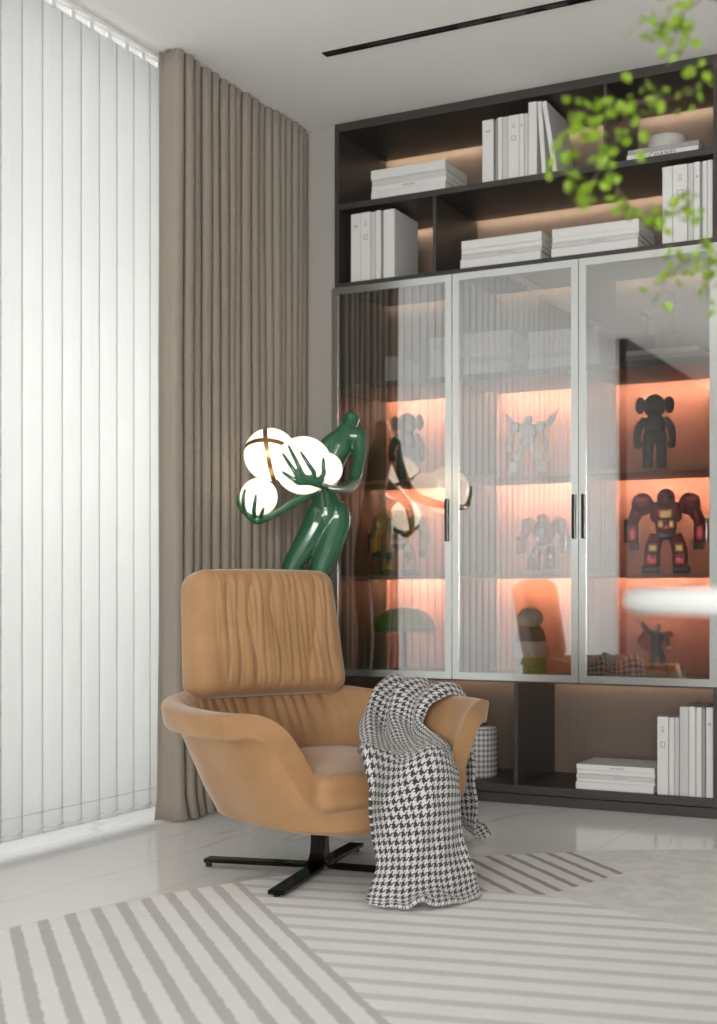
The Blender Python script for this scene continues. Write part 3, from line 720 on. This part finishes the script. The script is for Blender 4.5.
bd.tube([(0.020, 0.002, 0.172), (0.036, 0, 0.150), (0.042, -0.012, 0.126)], [0.010, 0.009, 0.007], 10, 4)
remesh_build(bd, 'body', M['toy_grey'], st, 0.0022, 3)
MB().ell((0, 0, 0.200), (0.0115, 0.012, 0.0145), 16, 12).ell((-0.064, -0.007, 0.222), 0.009, 10, 8).ell((0.043, -0.014, 0.120), 0.008, 10, 8).build('head_and_hands', M['skin'], st, True)
MB().tube([(0.032, -0.009, 0.042), (0.024, -0.0125, 0.066)], 0.0145, 12).build('shin_guard', M['silver'], st, True)
cl = MB(); rows = []
for j in range(9):
    t = j/8; row = []
    for i in range(13):
        u = i/12; x = -0.070+0.115*u+0.012*math.sin(t*4); z = 0.186-0.075*t*(0.55+0.9*u*(1-u)*2)-0.018*math.sin(u*3.1)+0.028*(1-u)*(1-t); y = 0.020+0.020*t+0.006*math.sin(u*14+t*3)
        row.append((x, y, z))
    rows.append(row)
o = cl.grid(rows).build('cloth', M['orange'], st, True); sd = o.modifiers.new('solid', 'SOLIDIFY'); sd.thickness = 0.003

# faceted taupe figure on books
fg = thing('faceted_figure', 'faceted taupe figure with rounded arms standing on books behind the right door', 'figurine', (-1.288, 5.05, ztoy), math.radians(14))
def facet(prof, n=8, sx=1.0, sy=0.8):
    q = MB(); q.lathe(prof, (0, 0, 0), n); q.v = [(x*sx, y*sy, z) for x, y, z in q.v]; return q
facet([(0.034, 0.068), (0.056, 0.088), (0.052, 0.135), (0.040, 0.160)], 8).build('torso', M['toy_brown'], fg)
facet([(0.030, 0.1605), (0.046, 0.175), (0.050, 0.205), (0.042, 0.236), (0.022, 0.246)], 9).build('head', M['toy_brown'], fg)
for sx in (-1, 1):
    MB().tube([(sx*0.045, 0, 0.150), (sx*0.064, -0.006, 0.140), (sx*0.072, -0.020, 0.158)], [0.016, 0.018, 0.014], 7).ell((sx*0.073, -0.024, 0.164), 0.018, 8, 6).build('arm', M['toy_brown'], fg)
    MB().lathe([(0.024, 0.0), (0.026, 0.03), (0.028, 0.0675), (0.016, 0.075)], (sx*0.026, 0, 0), 7).build('leg', M['toy_brown'], fg)

# green dome ornament
gd = thing('dome_ornament', 'lime green domed ornament on a dark stem, low behind the left glass door', 'ornament', (-2.405, 5.08, SH['F'][1]+0.0005))
MB().lathe([(0.0, 0), (0.048, 0), (0.050, 0.006), (0.018, 0.014), (0.013, 0.03), (0.012, 0.185), (0.0, 0.186)]).build('stem', M['black'], gd, True)
MB().lathe([(0.0, 0.178), (0.118, 0.170), (0.134, 0.182), (0.128, 0.212), (0.100, 0.245), (0.058, 0.264), (0.0, 0.270)]).build('dome', M['lime'], gd, True)

# ------------------------------------------------------------------ armchair
CHX, CHY = -1.864, 3.412
CHR = math.radians(-27)
ch = thing('lounge_chair', 'tan nubuck swivel lounge chair with pleated headrest on a black star base', 'armchair', (CHX, CHY, 0.0), CHR)
def sp(t, ax, half_f, half_b, hw, e):
    c, s_ = math.cos(t), math.sin(t)
    a = math.copysign(abs(c)**(2/e), c)*(half_f if c > 0 else half_b); b_ = math.copysign(abs(s_)**(2/e), s_)*hw
    return Vector((ax+a, b_))
def smooth(x, a, b_):
    t = max(0, min(1, (x-a)/(b_-a))); return t*t*(3-2*t)
NS = 520
def station(k):
    # more samples at the back where the pleats are
    t = 2*math.pi*k/NS
    ang = abs((t+math.pi) % (2*math.pi)-math.pi)/math.pi      # 0 front .. 1 back
    Bp = sp(t, 0.02, 0.315, 0.30, 0.262, 3.0)
    Tp = sp(t, -0.02, 0.36, 0.375, 0.405, 2.9)
    return t, ang, Bp, Tp
prof_pts = [(0.0, 0.200), (0.10, 0.225), (0.30, 0.27), (0.55, 0.345), (0.78, 0.415), (0.92, 0.448), (1.04, 0.464), (1.19, 0.473), (1.34, 0.470)]
def prof_at(u):
    n_ = len(prof_pts)-1; f = u*n_; i = min(int(f), n_-1); w = f-i
    p0 = prof_pts[max(i-1, 0)]; p1 = prof_pts[i]; p2 = prof_pts[i+1]; p3 = prof_pts[min(i+2, n_)]
    return [0.5*((2*p1[q])+(-p0[q]+p2[q])*w+(2*p0[q]-5*p1[q]+4*p2[q]-p3[q])*w*w+(-p0[q]+3*p1[q]-3*p2[q]+p3[q])*w**3) for q in (0, 1)]
shell = MB(); loops = []
NP = 22
for k in range(NS):
    t, ang, Bp, Tp = station(k)
    h = 0.17+0.83*smooth(ang, 0.185, 0.345)
    arm = 1-0.45*smooth(ang, 0.62, 0.85)           # less outward roll at the back
    Tp.y *= 1+0.10*Tp.x/0.36
    D = Tp-Bp; L = D.length; n2 = D/L
    up = 0.03*smooth(ang, 0.55, 0.9)
    cl = []
    for i in range(NP+1):
        u = h*i/NP; r_, z_ = prof_at(u)
        if r_ > 1: r_ = 1+(r_-1)*arm*1.0
        cl.append((r_*L, z_+up*(u**2)))
    w = 0.034
    nor = []
    for i in range(NP+1):
        a = cl[max(i-1, 0)]; c = cl[min(i+1, NP)]; dx_, dz_ = c[0]-a[0], c[1]-a[1]; q = math.hypot(dx_, dz_) or 1
        nor.append((dz_/q, -dx_/q))      # outward/below
    out = [(cl[i][0]+nor[i][0]*w, cl[i][1]+nor[i][1]*w) for i in range(NP+1)]
    inn = [(cl[i][0]-nor[i][0]*w, cl[i][1]-nor[i][1]*w) for i in range(NP+1)]
    tx, tz = -nor[NP][1], nor[NP][0]
    cap = []
    for q in range(1, 12):
        a = math.pi*q/12; ca = math.copysign(abs(math.cos(a))**0.36, math.cos(a)); sa = abs(math.sin(a))**0.36*0.5
        cap.append((cl[NP][0]+w*(nor[NP][0]*ca+tx*sa), cl[NP][1]+w*(nor[NP][1]*ca+tz*sa)))
    ring = [(-0.10, 0.172), (-0.005, 0.174)]+out+cap+inn[::-1]
    pts = []
    back = smooth(ang, 0.52, 0.66)
    for qi, (r_, z_) in enumerate(ring):
        p = Vector((Bp.x+n2.x*r_, Bp.y+n2.y*r_, z_))
        j = qi-(2+len(out)+len(cap))
        if j >= 0 and back > 0:      # gathered pleats on the inner back
            s_ = p.y*70+4*noise.noise((p.y*9, z_*2.5, 1.0))
            fade = smooth(z_, 0.24, 0.34)*(1-0.6*smooth(z_, 0.50, 0.53))
            dsp = 0.012*(abs(math.sin(s_))**0.7-0.5)+0.006*noise.noise((p.y*60, z_*4, 4.0))
            p -= Vector((n2.x, n2.y, 0))*dsp*back*fade
        pts.append(p)
    loops.append(pts)
m_ = len(loops[0])
v = [p for l in loops for p in l]
f = []
for k in range(NS):
    for j in range(m_-1):
        a = k*m_+j; b_ = ((k+1) % NS)*m_+j; f.append((a, b_, b_+1, a+1))
f.append(tuple(k*m_ for k in range(NS))[::-1])
f.append(tuple(k*m_+m_-1 for k in range(NS)))
shell.raw(v, f); so = shell.build('seat_shell', M['leather'], ch, True)
# seat cushion
def seat_fn(p):
    a, b_ = p.x/0.29, p.y/0.235
    p.y *= 1+0.07*(p.x/0.29)
    if p.z > 0: p.z += 0.018*(1-min(1, a*a))*(1-min(1, b_*b_))
    p.z += 0.003*noise.noise((p.x*6, p.y*6, 2))
    return p
MB().rbox((0.050, 0, 0.292), (0.60, 0.475, 0.105), 0.034, (24, 18, 4), seat_fn).build('seat_cushion', M['leather'], ch, True)
# headrest
HW, HT, HH = 0.56, 0.15, 0.395
def head_fn(p):
    w = p.y/(HW/2); z = p.z/(HH/2); front = p.x > 0
    taper = 1-0.075*(z+1)*0.5*2*0.5-0.05*(z > 2)
    fz = (1-min(1, abs(w))**4)*(1-min(1, abs(z))**6)
    if front:
        env = smooth(0.86-abs(w), 0, 0.12)*smooth(1.0-abs(z), 0.0, 0.25)
        s_ = p.y*46+3.6*noise.noise((p.y*7, p.z*3.0, 5.0))+1.5*noise.noise((p.y*3, p.z*8, 7.0))
        ridge = abs(math.sin(s_))**0.6-0.62
        deep = 0.35+0.9*max(0, noise.noise((p.y*8, p.z*2.2, 9.0))+0.35)
        p.x += 0.012*fz+env*(0.0115*ridge*deep+0.0055*noise.noise((p.y*75, p.z*5, 2.0)))
    else:
        p.x -= 0.01*fz
    p.y *= 1.0-0.09*(z+1)*0.5
    p.z += 0.006*(1-w*w)*(1 if z > 0 else 0.4)*max(0, abs(z)-0.5)*2
    return p
hd = MB().rbox((0, 0, 0), (HT, HW, HH), 0.052, (5, 150, 60), head_fn)
T = Matrix.Translation((-0.365, 0, 0.500+HH/2)) @ Matrix.Rotation(math.radians(-9), 4, 'Y')
hd.v = [tuple(T @ Vector(p)) for p in hd.v]
hr = hd.build('headrest', M['leather'], ch, True)
seam = []
for i in range(72):
    t = 2*math.pi*i/72; c, s_ = math.cos(t), math.sin(t)
    yy = math.copysign(abs(c)**(2/9), c)*(HW/2-0.010); zz_ = math.copysign(abs(s_)**(2/9), s_)*(HH/2-0.010)
    yy *= 1.0-0.09*(zz_/(HH/2)+1)*0.5
    seam.append(T @ Vector((HT/2-0.034, yy*1.0+math.copysign(0.0085, yy)*0, zz_)))
MB().tube(seam, 0.0022, 6, 1, True).build('piping', M['piping'], hr, True)
MB().rbox((-0.415, 0, 0.45), (0.03, 0.20, 0.26), 0.01, (1, 1, 1), None, None).build('headrest_bracket', M['leather'], ch, True)
# base: flat column flowing into four flat blades
MB().rbox((-0.013, -0.018, 0.163), (0.16, 0.16, 0.014), 0.004, (1, 1, 1)).build('mounting_plate', M['black_gloss'], ch, True)
for k in range(4):
    a = math.radians(10+90*k)-CHR; w = 0.0245; th = 0.012
    path = [(0.017, 0.157), (0.017, 0.085), (0.020, 0.052), (0.032, 0.032), (0.055, 0.0255), (0.15, 0.024), (0.362, 0.021)]
    q = MB(); P = []
    for i in range(len(path)-1):
        p0 = path[max(i-1, 0)]; p1 = path[i]; p2 = path[i+1]; p3 = path[min(i+2, len(path)-1)]
        for s_ in range(5):
            tt = s_/5; P.append([0.5*((2*p1[c])+(-p0[c]+p2[c])*tt+(2*p0[c]-5*p1[c]+4*p2[c]-p3[c])*tt*tt+(-p0[c]+3*p1[c]-3*p2[c]+p3[c])*tt**3) for c in (0, 1)])
    P.append(list(path[-1]))
    vv = []; ff = []
    for i, (r_, z_) in enumerate(P):
        a0 = P[max(i-1, 0)]; a1 = P[min(i+1, len(P)-1)]; dx_, dz_ = a1[0]-a0[0], a1[1]-a0[1]; L = math.hypot(dx_, dz_)
        nx, nz = -dz_/L*th/2, dx_/L*th/2
        ww = w if i > 10 else w*(0.62+0.38*i/10)
        for (sx, sw) in ((1, -1), (1, 1), (-1, 1), (-1, -1)): vv.append((r_+nx*sx, ww*sw, z_+nz*sx))
    for i in range(len(P)-1):
        for c in range(4): ff.append((i*4+c, i*4+(c+1) % 4, i*4+4+(c+1) % 4, i*4+4+c))
    ff.append((0, 1, 2, 3)[::-1]); n_ = (len(P)-1)*4; ff.append((n_, n_+1, n_+2, n_+3))
    q.raw(vv, ff); R_ = Matrix.Rotation(a, 3, 'Z'); q.v = [tuple(R_ @ Vector(p)+Vector((-0.013, -0.018, 0))) for p in q.v]
    lg = q.build('base_leg', M['black_gloss'], ch, False, 0.002)
    f_ = MB().lathe([(0.0, 0.0005), (0.010, 0.0005), (0.010, 0.0145), (0.0, 0.0145)] if k not in (0, 3) else [(0.0, 0.0105), (0.010, 0.0105), (0.010, 0.0155), (0.0, 0.0155)], (0.355*math.cos(a)-0.013, 0.355*math.sin(a)-0.018, 0), 16); f_.build('glide', M['black'], lg)

# ------------------------------------------------------------------ throw over the right arm
# rows run along the cloth: floor behind the arm, over the arm, onto the seat, over the front, floor. chair coordinates (forward, left, up)
net = [
 [(-0.26, 0.70, 0.030), (-0.20, 0.705, 0.060), (-0.13, 0.70, 0.065), (-0.07, 0.70, 0.035)],
 [(-0.27, 0.62, 0.030), (-0.20, 0.63, 0.065), (-0.12, 0.63, 0.06), (-0.05, 0.62, 0.03)],
 [(-0.27, 0.54, 0.16), (-0.18, 0.55, 0.17), (-0.08, 0.54, 0.16), (0.03, 0.55, 0.17)],
 [(-0.27, 0.505, 0.36), (-0.17, 0.515, 0.37), (-0.07, 0.51, 0.36), (0.05, 0.515, 0.37)],
 [(-0.27, 0.495, 0.485), (-0.17, 0.50, 0.50), (-0.07, 0.495, 0.485), (0.055, 0.50, 0.49)],
 [(-0.26, 0.44, 0.536), (-0.16, 0.44, 0.530), (-0.06, 0.43, 0.535), (0.06, 0.44, 0.520)],
 [(-0.22, 0.335, 0.512), (-0.14, 0.340, 0.510), (-0.04, 0.340, 0.512), (0.07, 0.34, 0.490)],
 [(-0.14, 0.22, 0.430), (-0.08, 0.26, 0.425), (0.00, 0.28, 0.435), (0.085, 0.295, 0.425)],
 [(0.07, 0.07, 0.380), (0.10, 0.14, 0.382), (0.13, 0.21, 0.385), (0.17, 0.285, 0.395)],
 [(0.25, -0.07, 0.380), (0.27, 0.03, 0.382), (0.29, 0.13, 0.382), (0.29, 0.235, 0.380)],
 [(0.365, -0.14, 0.385), (0.385, -0.03, 0.390), (0.39, 0.09, 0.385), (0.37, 0.20, 0.365)],
 [(0.415, -0.158, 0.285), (0.430, -0.05, 0.285), (0.430, 0.06, 0.285), (0.420, 0.165, 0.280)],
 [(0.430, -0.150, 0.192), (0.450, -0.05, 0.190), (0.450, 0.06, 0.188), (0.435, 0.165, 0.186)],
 [(0.440, -0.148, 0.115), (0.465, -0.06, 0.110), (0.470, 0.05, 0.105), (0.450, 0.165, 0.100)],
 [(0.450, -0.178, 0.050), (0.500, -0.09, 0.045), (0.510, 0.03, 0.042), (0.475, 0.165, 0.040)],
 [(0.455, -0.189, 0.024), (0.545, -0.12, 0.022), (0.575, -0.010, 0.022), (0.540, 0.126, 0.022)],
]
def cr(p0, p1, p2, p3, t): return 0.5*((2*p1)+(-p0+p2)*t+(2*p0-5*p1+4*p2-p3)*t*t+(-p0+3*p1-3*p2+p3)*t**3)
def dense(seq, k):
    out = []
    for i in range(len(seq)-1):
        for s_ in range(k): out.append(cr(seq[max(i-1, 0)], seq[i], seq[i+1], seq[min(i+2, len(seq)-1)], s_/k))
    out.append(seq[-1]); return out
NU = 13
cols = [dense([Vector(p) for p in r_], NU) for r_ in net]
nc = len(cols[0])
full = [dense([c[i] for c in cols], 9) for i in range(nc)]     # full[i][j]
nr = len(full[0])
th_v = []; th_uv = []; W_T = 0.40
acc = [0.0]
mid = full[nc//2]
for j in range(1, nr): acc.append(acc[-1]+(mid[j]-mid[j-1]).length)
for j in range(nr):
    for i in range(nc):
        p = full[i][j].copy()
        du = full[min(i+1, nc-1)][j]-full[max(i-1, 0)][j]; dv = full[i][min(j+1, nr-1)]-full[i][max(j-1, 0)][j] if False else full[i][min(j+1, nr-1)]-full[i][max(j-1, 0)]
        nrm = du.cross(dv); nrm = nrm.normalized() if nrm.length > 1e-9 else Vector((0, 0, 1))
        nrm = -nrm
        u = i/(nc-1); s_ = acc[j]/acc[-1]
        gath = smooth(s_, 0.18, 0.32)*(1-smooth(s_, 0.46, 0.60))
        hang = smooth(s_, 0.55, 0.75)*(1-0.75*smooth(s_, 0.88, 0.96))
        fo = gath*0.020*math.sin(u*2*math.pi*2.6+1.2*math.sin(s_*9)) + hang*(0.022*math.sin(u*2*math.pi*1.5+0.8+s_*9)+0.036*noise.noise((u*3.2+s_*3, s_*9, 3)))
        fo += 0.009*noise.noise((u*8, s_*24, 6))
        flo = smooth(s_, 0.92, 0.985)
        fo += flo*0.010*abs(noise.noise((u*6, s_*34, 1)))
        p += nrm*fo
        if p.z < 0.0155: p.z = 0.0155+0.3*abs(p.z-0.0155)
        th_v.append(p); th_uv.append((u*W_T, acc[j]))
tm = MB(); tm.v = [tuple(p) for p in th_v]
tm.f = [(j*nc+i, j*nc+i+1, (j+1)*nc+i+1, (j+1)*nc+i) for j in range(nr-1) for i in range(nc-1)]
me = tm.mesh('throw_blanket', M['hound'], True)
uvl = me.uv_layers.new(name='UVMap')
for lp in me.loops: uvl.data[lp.index].uv = th_uv[lp.vertex_index]
th = bpy.data.objects.new('throw_blanket', me); COL.objects.link(th)
th.location = (CHX, CHY, 0); th.rotation_euler = (0, 0, CHR)
sd = th.modifiers.new('solid', 'SOLIDIFY'); sd.thickness = 0.009; sd.offset = 0
tag(th, 'black and white houndstooth throw draped over the right arm of the tan armchair', 'blanket')

# ------------------------------------------------------------------ figure lamp
LB = (-2.47, 4.70)
lp = thing('figure_lamp', 'green bending figure floor lamp carrying four glowing white globes behind the armchair', 'lamp', (LB[0], LB[1], 0))
MB().lathe([(0.0, 0.0005), (0.120, 0.0005), (0.125, 0.004), (0.125, 0.014), (0.120, 0.018), (0.0, 0.018)], (-0.10, -0.12, 0), 48).build('base_plate', M['black'], lp, True)
fg_ = MB()
def limb(pts, rad, n_=14): fg_.tube(pts, rad, n_, 5); [fg_.ell(p, r_*0.98, 12, 8) for p, r_ in zip(pts, rad)]
limb([(-0.076, -0.045, 1.125), (-0.078, -0.042, 1.170), (-0.080, -0.050, 1.250), (-0.058, -0.037, 1.345), (-0.034, -0.018, 1.420), (-0.012, 0.000, 1.475)], [0.058, 0.064, 0.046, 0.050, 0.058, 0.042], 18)
limb([(-0.012, 0.002, 1.470), (-0.006, 0.020, 1.505), (-0.006, 0.034, 1.530)], [0.042, 0.036, 0.033])
fg_.ell((-0.004, 0.030, 1.530), (0.036, 0.036, 0.034), 18, 12)
limb([(-0.062, -0.062, 1.425), (-0.020, -0.01, 1.455), (0.041, 0.011, 1.458)], [0.030, 0.044, 0.032])
limb([(-0.102, -0.063, 1.150), (-0.108, -0.066, 1.105), (-0.150, -0.099, 1.012), (-0.188, -0.150, 0.896), (-0.203, -0.200, 0.642), (-0.212, -0.190, 0.403), (-0.225, -0.160, 0.2), (-0.225, -0.150, 0.06)], [0.050, 0.058, 0.050, 0.041, 0.035, 0.032, 0.026, 0.019])
limb([(-0.042, -0.026, 1.150), (-0.044, -0.024, 1.105), (-0.058, -0.062, 1.004), (-0.081, -0.105, 0.892), (-0.105, -0.175, 0.642), (-0.125, -0.172, 0.403), (-0.140, -0.150, 0.2), (-0.142, -0.140, 0.06)], [0.056, 0.060, 0.053, 0.043, 0.036, 0.033, 0.026, 0.019])
for x, y in ((-0.203, -0.140), (-0.130, -0.130)):
    limb([(x, y+0.02, 0.036), (x+0.006, y-0.04, 0.032), (x+0.010, y-0.085, 0.027)], [0.019, 0.018, 0.011])
# right arm
limb([(0.041, 0.011, 1.458), (0.055, -0.015, 1.362), (0.078, -0.125, 1.246), (0.140, -0.400, 1.214), (0.150, -0.510, 1.220)], [0.032, 0.026, 0.023, 0.015, 0.013])
limb([(0.150, -0.512, 1.221), (0.137, -0.544, 1.231), (0.122, -0.562, 1.240)], [0.014, 0.018, 0.015])
limb([(0.163, -0.520, 1.236), (0.137, -0.546, 1.231), (0.112, -0.562, 1.228)], [0.012, 0.016, 0.013])
for fn in ([(0.128, -0.560, 1.238), (0.1168, -0.5752, 1.2512), (0.1047, -0.5903, 1.2869), (0.0850, -0.5924, 1.3240), (0.0593, -0.5792, 1.3579)],
           [(0.119, -0.562, 1.232), (0.1012, -0.5769, 1.2409), (0.0871, -0.5926, 1.2704), (0.0667, -0.5975, 1.3011), (0.0424, -0.5903, 1.3288)],
           [(0.114, -0.556, 1.226), (0.0937, -0.5675, 1.2239), (0.0781, -0.5807, 1.2374), (0.0592, -0.5884, 1.2514), (0.0402, -0.5901, 1.2640)],
           [(0.140, -0.548, 1.240), (0.1491, -0.5520, 1.2589), (0.1398, -0.5695, 1.2842), (0.1261, -0.5792, 1.3104), (0.1108, -0.5814, 1.3335)],
           [(0.156, -0.526, 1.235), (0.1682, -0.5159, 1.2574), (0.1714, -0.5223, 1.2770), (0.1723, -0.5244, 1.2970), (0.1713, -0.5229, 1.3145)]):
    limb(fn, [0.0105, 0.0095, 0.0085, 0.0075, 0.0050], 10)
# left arm, from the shoulder down behind the globes and forward
limb([(-0.062, -0.062, 1.425), (-0.070, -0.10, 1.330), (-0.020, -0.225, 1.235), (-0.040, -0.324, 1.186), (-0.090, -0.455, 1.114)], [0.030, 0.025, 0.021, 0.018, 0.013])
limb([(-0.095, -0.458, 1.112), (-0.128, -0.480, 1.101), (-0.152, -0.487, 1.106)], [0.013, 0.018, 0.015])
limb([(-0.112, -0.465, 1.105), (-0.132, -0.486, 1.101), (-0.165, -0.493, 1.116)], [0.013, 0.016, 0.013])
for fn in ([(-0.163, -0.489, 1.112), (-0.1808, -0.4992, 1.1312), (-0.1900, -0.5160, 1.1540), (-0.1885, -0.530, 1.1770), (-0.180, -0.536, 1.1965)],
           [(-0.157, -0.489, 1.108), (-0.1715, -0.4950, 1.1221), (-0.1580, -0.5387, 1.1475), (-0.1513, -0.5506, 1.1809), (-0.1462, -0.5469, 1.2106)],
           [(-0.140, -0.482, 1.104), (-0.138, -0.494, 1.1117), (-0.1181, -0.5296, 1.1351), (-0.1057, -0.5427, 1.1637), (-0.1009, -0.5446, 1.1889)],
           [(-0.124, -0.474, 1.104), (-0.121, -0.481, 1.1091), (-0.1066, -0.4969, 1.1173), (-0.0932, -0.5099, 1.1305), (-0.0849, -0.5158, 1.1422)],
           [(-0.134, -0.472, 1.100), (-0.152, -0.457, 1.107), (-0.176, -0.432, 1.126), (-0.193, -0.426, 1.152), (-0.199, -0.430, 1.174)]):
    limb(fn, [0.0105, 0.0095, 0.0085, 0.0075, 0.0050], 10)
remesh_build(fg_, 'figure_body', M['green'], lp, 0.0036, 5)
def globe(c, r_): return MB().ell(c, r_, 48, 28).build('globe', M['globe'], lp, True)
cg = Vector((-0.1306, -0.3930, 1.3541))
gb = globe(cg, 0.1003); globe((0.0655, -0.4831, 1.2960), 0.1065); globe((-0.1326, -0.4728, 1.1874), 0.0705); globe((0.0521, -0.2875, 1.2988), 0.064)
# brass straps crossing on the face of the largest globe
face = Vector((0.30, -0.80, 0.42)).normalized()
for ax in (Vector((0.82, 0.40, 0.14)), Vector((0.02, 0.1, 0.98))):
    ax = (ax-face*ax.dot(face)).normalized(); tdir = face.cross(ax)
    q = MB(); n_ = 72; vv = []
    for i in range(n_):
        t = 2*math.pi*i/n_; d = face*math.cos(t)+tdir*math.sin(t)
        for (rr_, s_) in ((0.1000, -1), (0.1022, -1), (0.1022, 1), (0.1000, 1)): vv.append(cg+d*rr_+ax*s_*0.0085)
    q.raw(vv, [(i*4+c, i*4+(c+1) % 4, ((i+1) % n_)*4+(c+1) % 4, ((i+1) % n_)*4+c) for i in range(n_) for c in range(4)]); q.build('brass_band', M['brass'], gb)

# ------------------------------------------------------------------ white table, vase and branches (near right)
TX, TY = 0.032, 1.704
tb = thing('pedestal_table', 'white round high table entering from the right, its rim in the foreground', 'table', (TX, TY, 0))
MB().lathe([(0.0, 0.799), (0.485, 0.799), (0.496, 0.803), (0.500, 0.813), (0.496, 0.824), (0.485, 0.828), (0.0, 0.828)], n=96).build('tabletop', M['white_lac'], tb, True)
MB().lathe([(0.0, 0.775), (0.16, 0.775), (0.16, 0.7985), (0.0, 0.7985)]).lathe([(0.0, 0.03), (0.055, 0.03), (0.040, 0.12), (0.036, 0.5), (0.050, 0.7755), (0.0, 0.7755)]).build('pedestal', M['white_lac'], tb, True)
MB().lathe([(0.0, 0.0105), (0.26, 0.0105), (0.262, 0.018), (0.10, 0.030), (0.0, 0.034)]).build('foot', M['white_lac'], tb, True)
VX, VY = -0.15, 1.90
vs_ = MB().lathe([(0.0, 0), (0.050, 0), (0.062, 0.02), (0.072, 0.10), (0.060, 0.20), (0.036, 0.26), (0.040, 0.285), (0.036, 0.285), (0.031, 0.262), (0.054, 0.20), (0.064, 0.10), (0.054, 0.02), (0.0, 0.012)]).build('vase', M['ceramic'], None, True, 0, loc=(VX, VY, 0.8285))
tag(vs_, 'grey ceramic vase standing on the white high table just past the right edge', 'vase')
rr = random.Random(21)
br = thing('leafy_branch', 'leafy green forked branch blurred in the foreground at the upper right', 'branch', (VX, VY, 0.8285+0.02))
def branch(twigs, dens, main):
    r = br
    o_ = Vector((VX, VY, 0.8485)); st_ = MB(); lf = MB()
    st_.tube([Vector(p)-o_ for p in main], [0.004]*(len(main)-1)+[0.0018], 7, 4)
    for tw in twigs:
        P = dense([Vector(p)-o_ for p in tw], 6)
        st_.tube(P, 0.0010, 5)
        for p in P[3:]:
            for _ in range(dens):
                if rr.random() < 0.35: continue
                d = Vector((rr.gauss(0, 1), rr.gauss(0, 1), rr.gauss(-0.2, 1))).normalized(); L = rr.uniform(0.012, 0.020); w = L*rr.uniform(0.36, 0.46)
                n1 = d.cross(Vector((rr.gauss(0, 1), rr.gauss(0, 1), rr.gauss(0, 1)))).normalized(); n2 = d.cross(n1)
                q = p+Vector((rr.gauss(0, 0.010), rr.gauss(0, 0.016), rr.gauss(0, 0.010)))
                vv = [q, q+d*L*0.3+n1*w*0.85+n2*w*0.2, q+d*L*0.7+n1*w*0.8+n2*w*0.2, q+d*L, q+d*L*0.7-n1*w*0.8+n2*w*0.2, q+d*L*0.3-n1*w*0.85+n2*w*0.2, q+d*L*0.5-n2*w*0.1]
                lf.raw(vv, [(0, 1, 6), (1, 2, 6), (2, 3, 6), (3, 4, 6), (4, 5, 6), (5, 0, 6)])
    st_.build('stem', M['twig'], r, True); o = lf.build('foliage', M['leaf'], r); s_ = o.modifiers.new('solid', 'SOLIDIFY'); s_.thickness = 0.0006
    return r
base = (VX, VY, 0.852)
branch(
       [[(-0.38, 1.773, 1.526), (-0.412, 1.757, 1.487), (-0.448, 1.738, 1.476), (-0.483, 1.72, 1.471), (-0.518, 1.702, 1.468), (-0.54, 1.69, 1.471)],
        [(-0.471, 1.726, 1.476), (-0.495, 1.714, 1.436), (-0.512, 1.705, 1.396), (-0.53, 1.696, 1.363), (-0.539, 1.691, 1.343)],
        [(-0.511, 1.706, 1.39), (-0.489, 1.717, 1.343), (-0.465, 1.729, 1.325), (-0.43, 1.747, 1.328), (-0.412, 1.757, 1.337)],
        [(-0.50, 1.712, 1.471), (-0.548, 1.687, 1.456), (-0.560, 1.684, 1.425), (-0.566, 1.68, 1.39)]], 3,
       [base, (-0.16, 1.89, 1.10), (-0.20, 1.86, 1.30), (-0.28, 1.82, 1.47), (-0.38, 1.773, 1.526)])
branch(
       [[(-0.38, 1.773, 1.30), (-0.400, 1.765, 1.275), (-0.424, 1.751, 1.258), (-0.445, 1.738, 1.231)], [(-0.36, 1.78, 1.29), (-0.385, 1.770, 1.262), (-0.391, 1.768, 1.235), (-0.393, 1.767, 1.215)]], 3,
       [base, (-0.158, 1.893, 1.10), (-0.20, 1.86, 1.24), (-0.28, 1.82, 1.30), (-0.36, 1.78, 1.30)])
branch(
       [[(-0.395, 1.767, 1.615), (-0.418, 1.755, 1.595), (-0.444, 1.74, 1.575), (-0.465, 1.729, 1.585)], [(-0.42, 1.754, 1.595), (-0.428, 1.75, 1.565), (-0.437, 1.744, 1.545)]], 3,
       [base, (-0.155, 1.893, 1.10), (-0.19, 1.87, 1.35), (-0.27, 1.83, 1.55), (-0.395, 1.767, 1.615)])
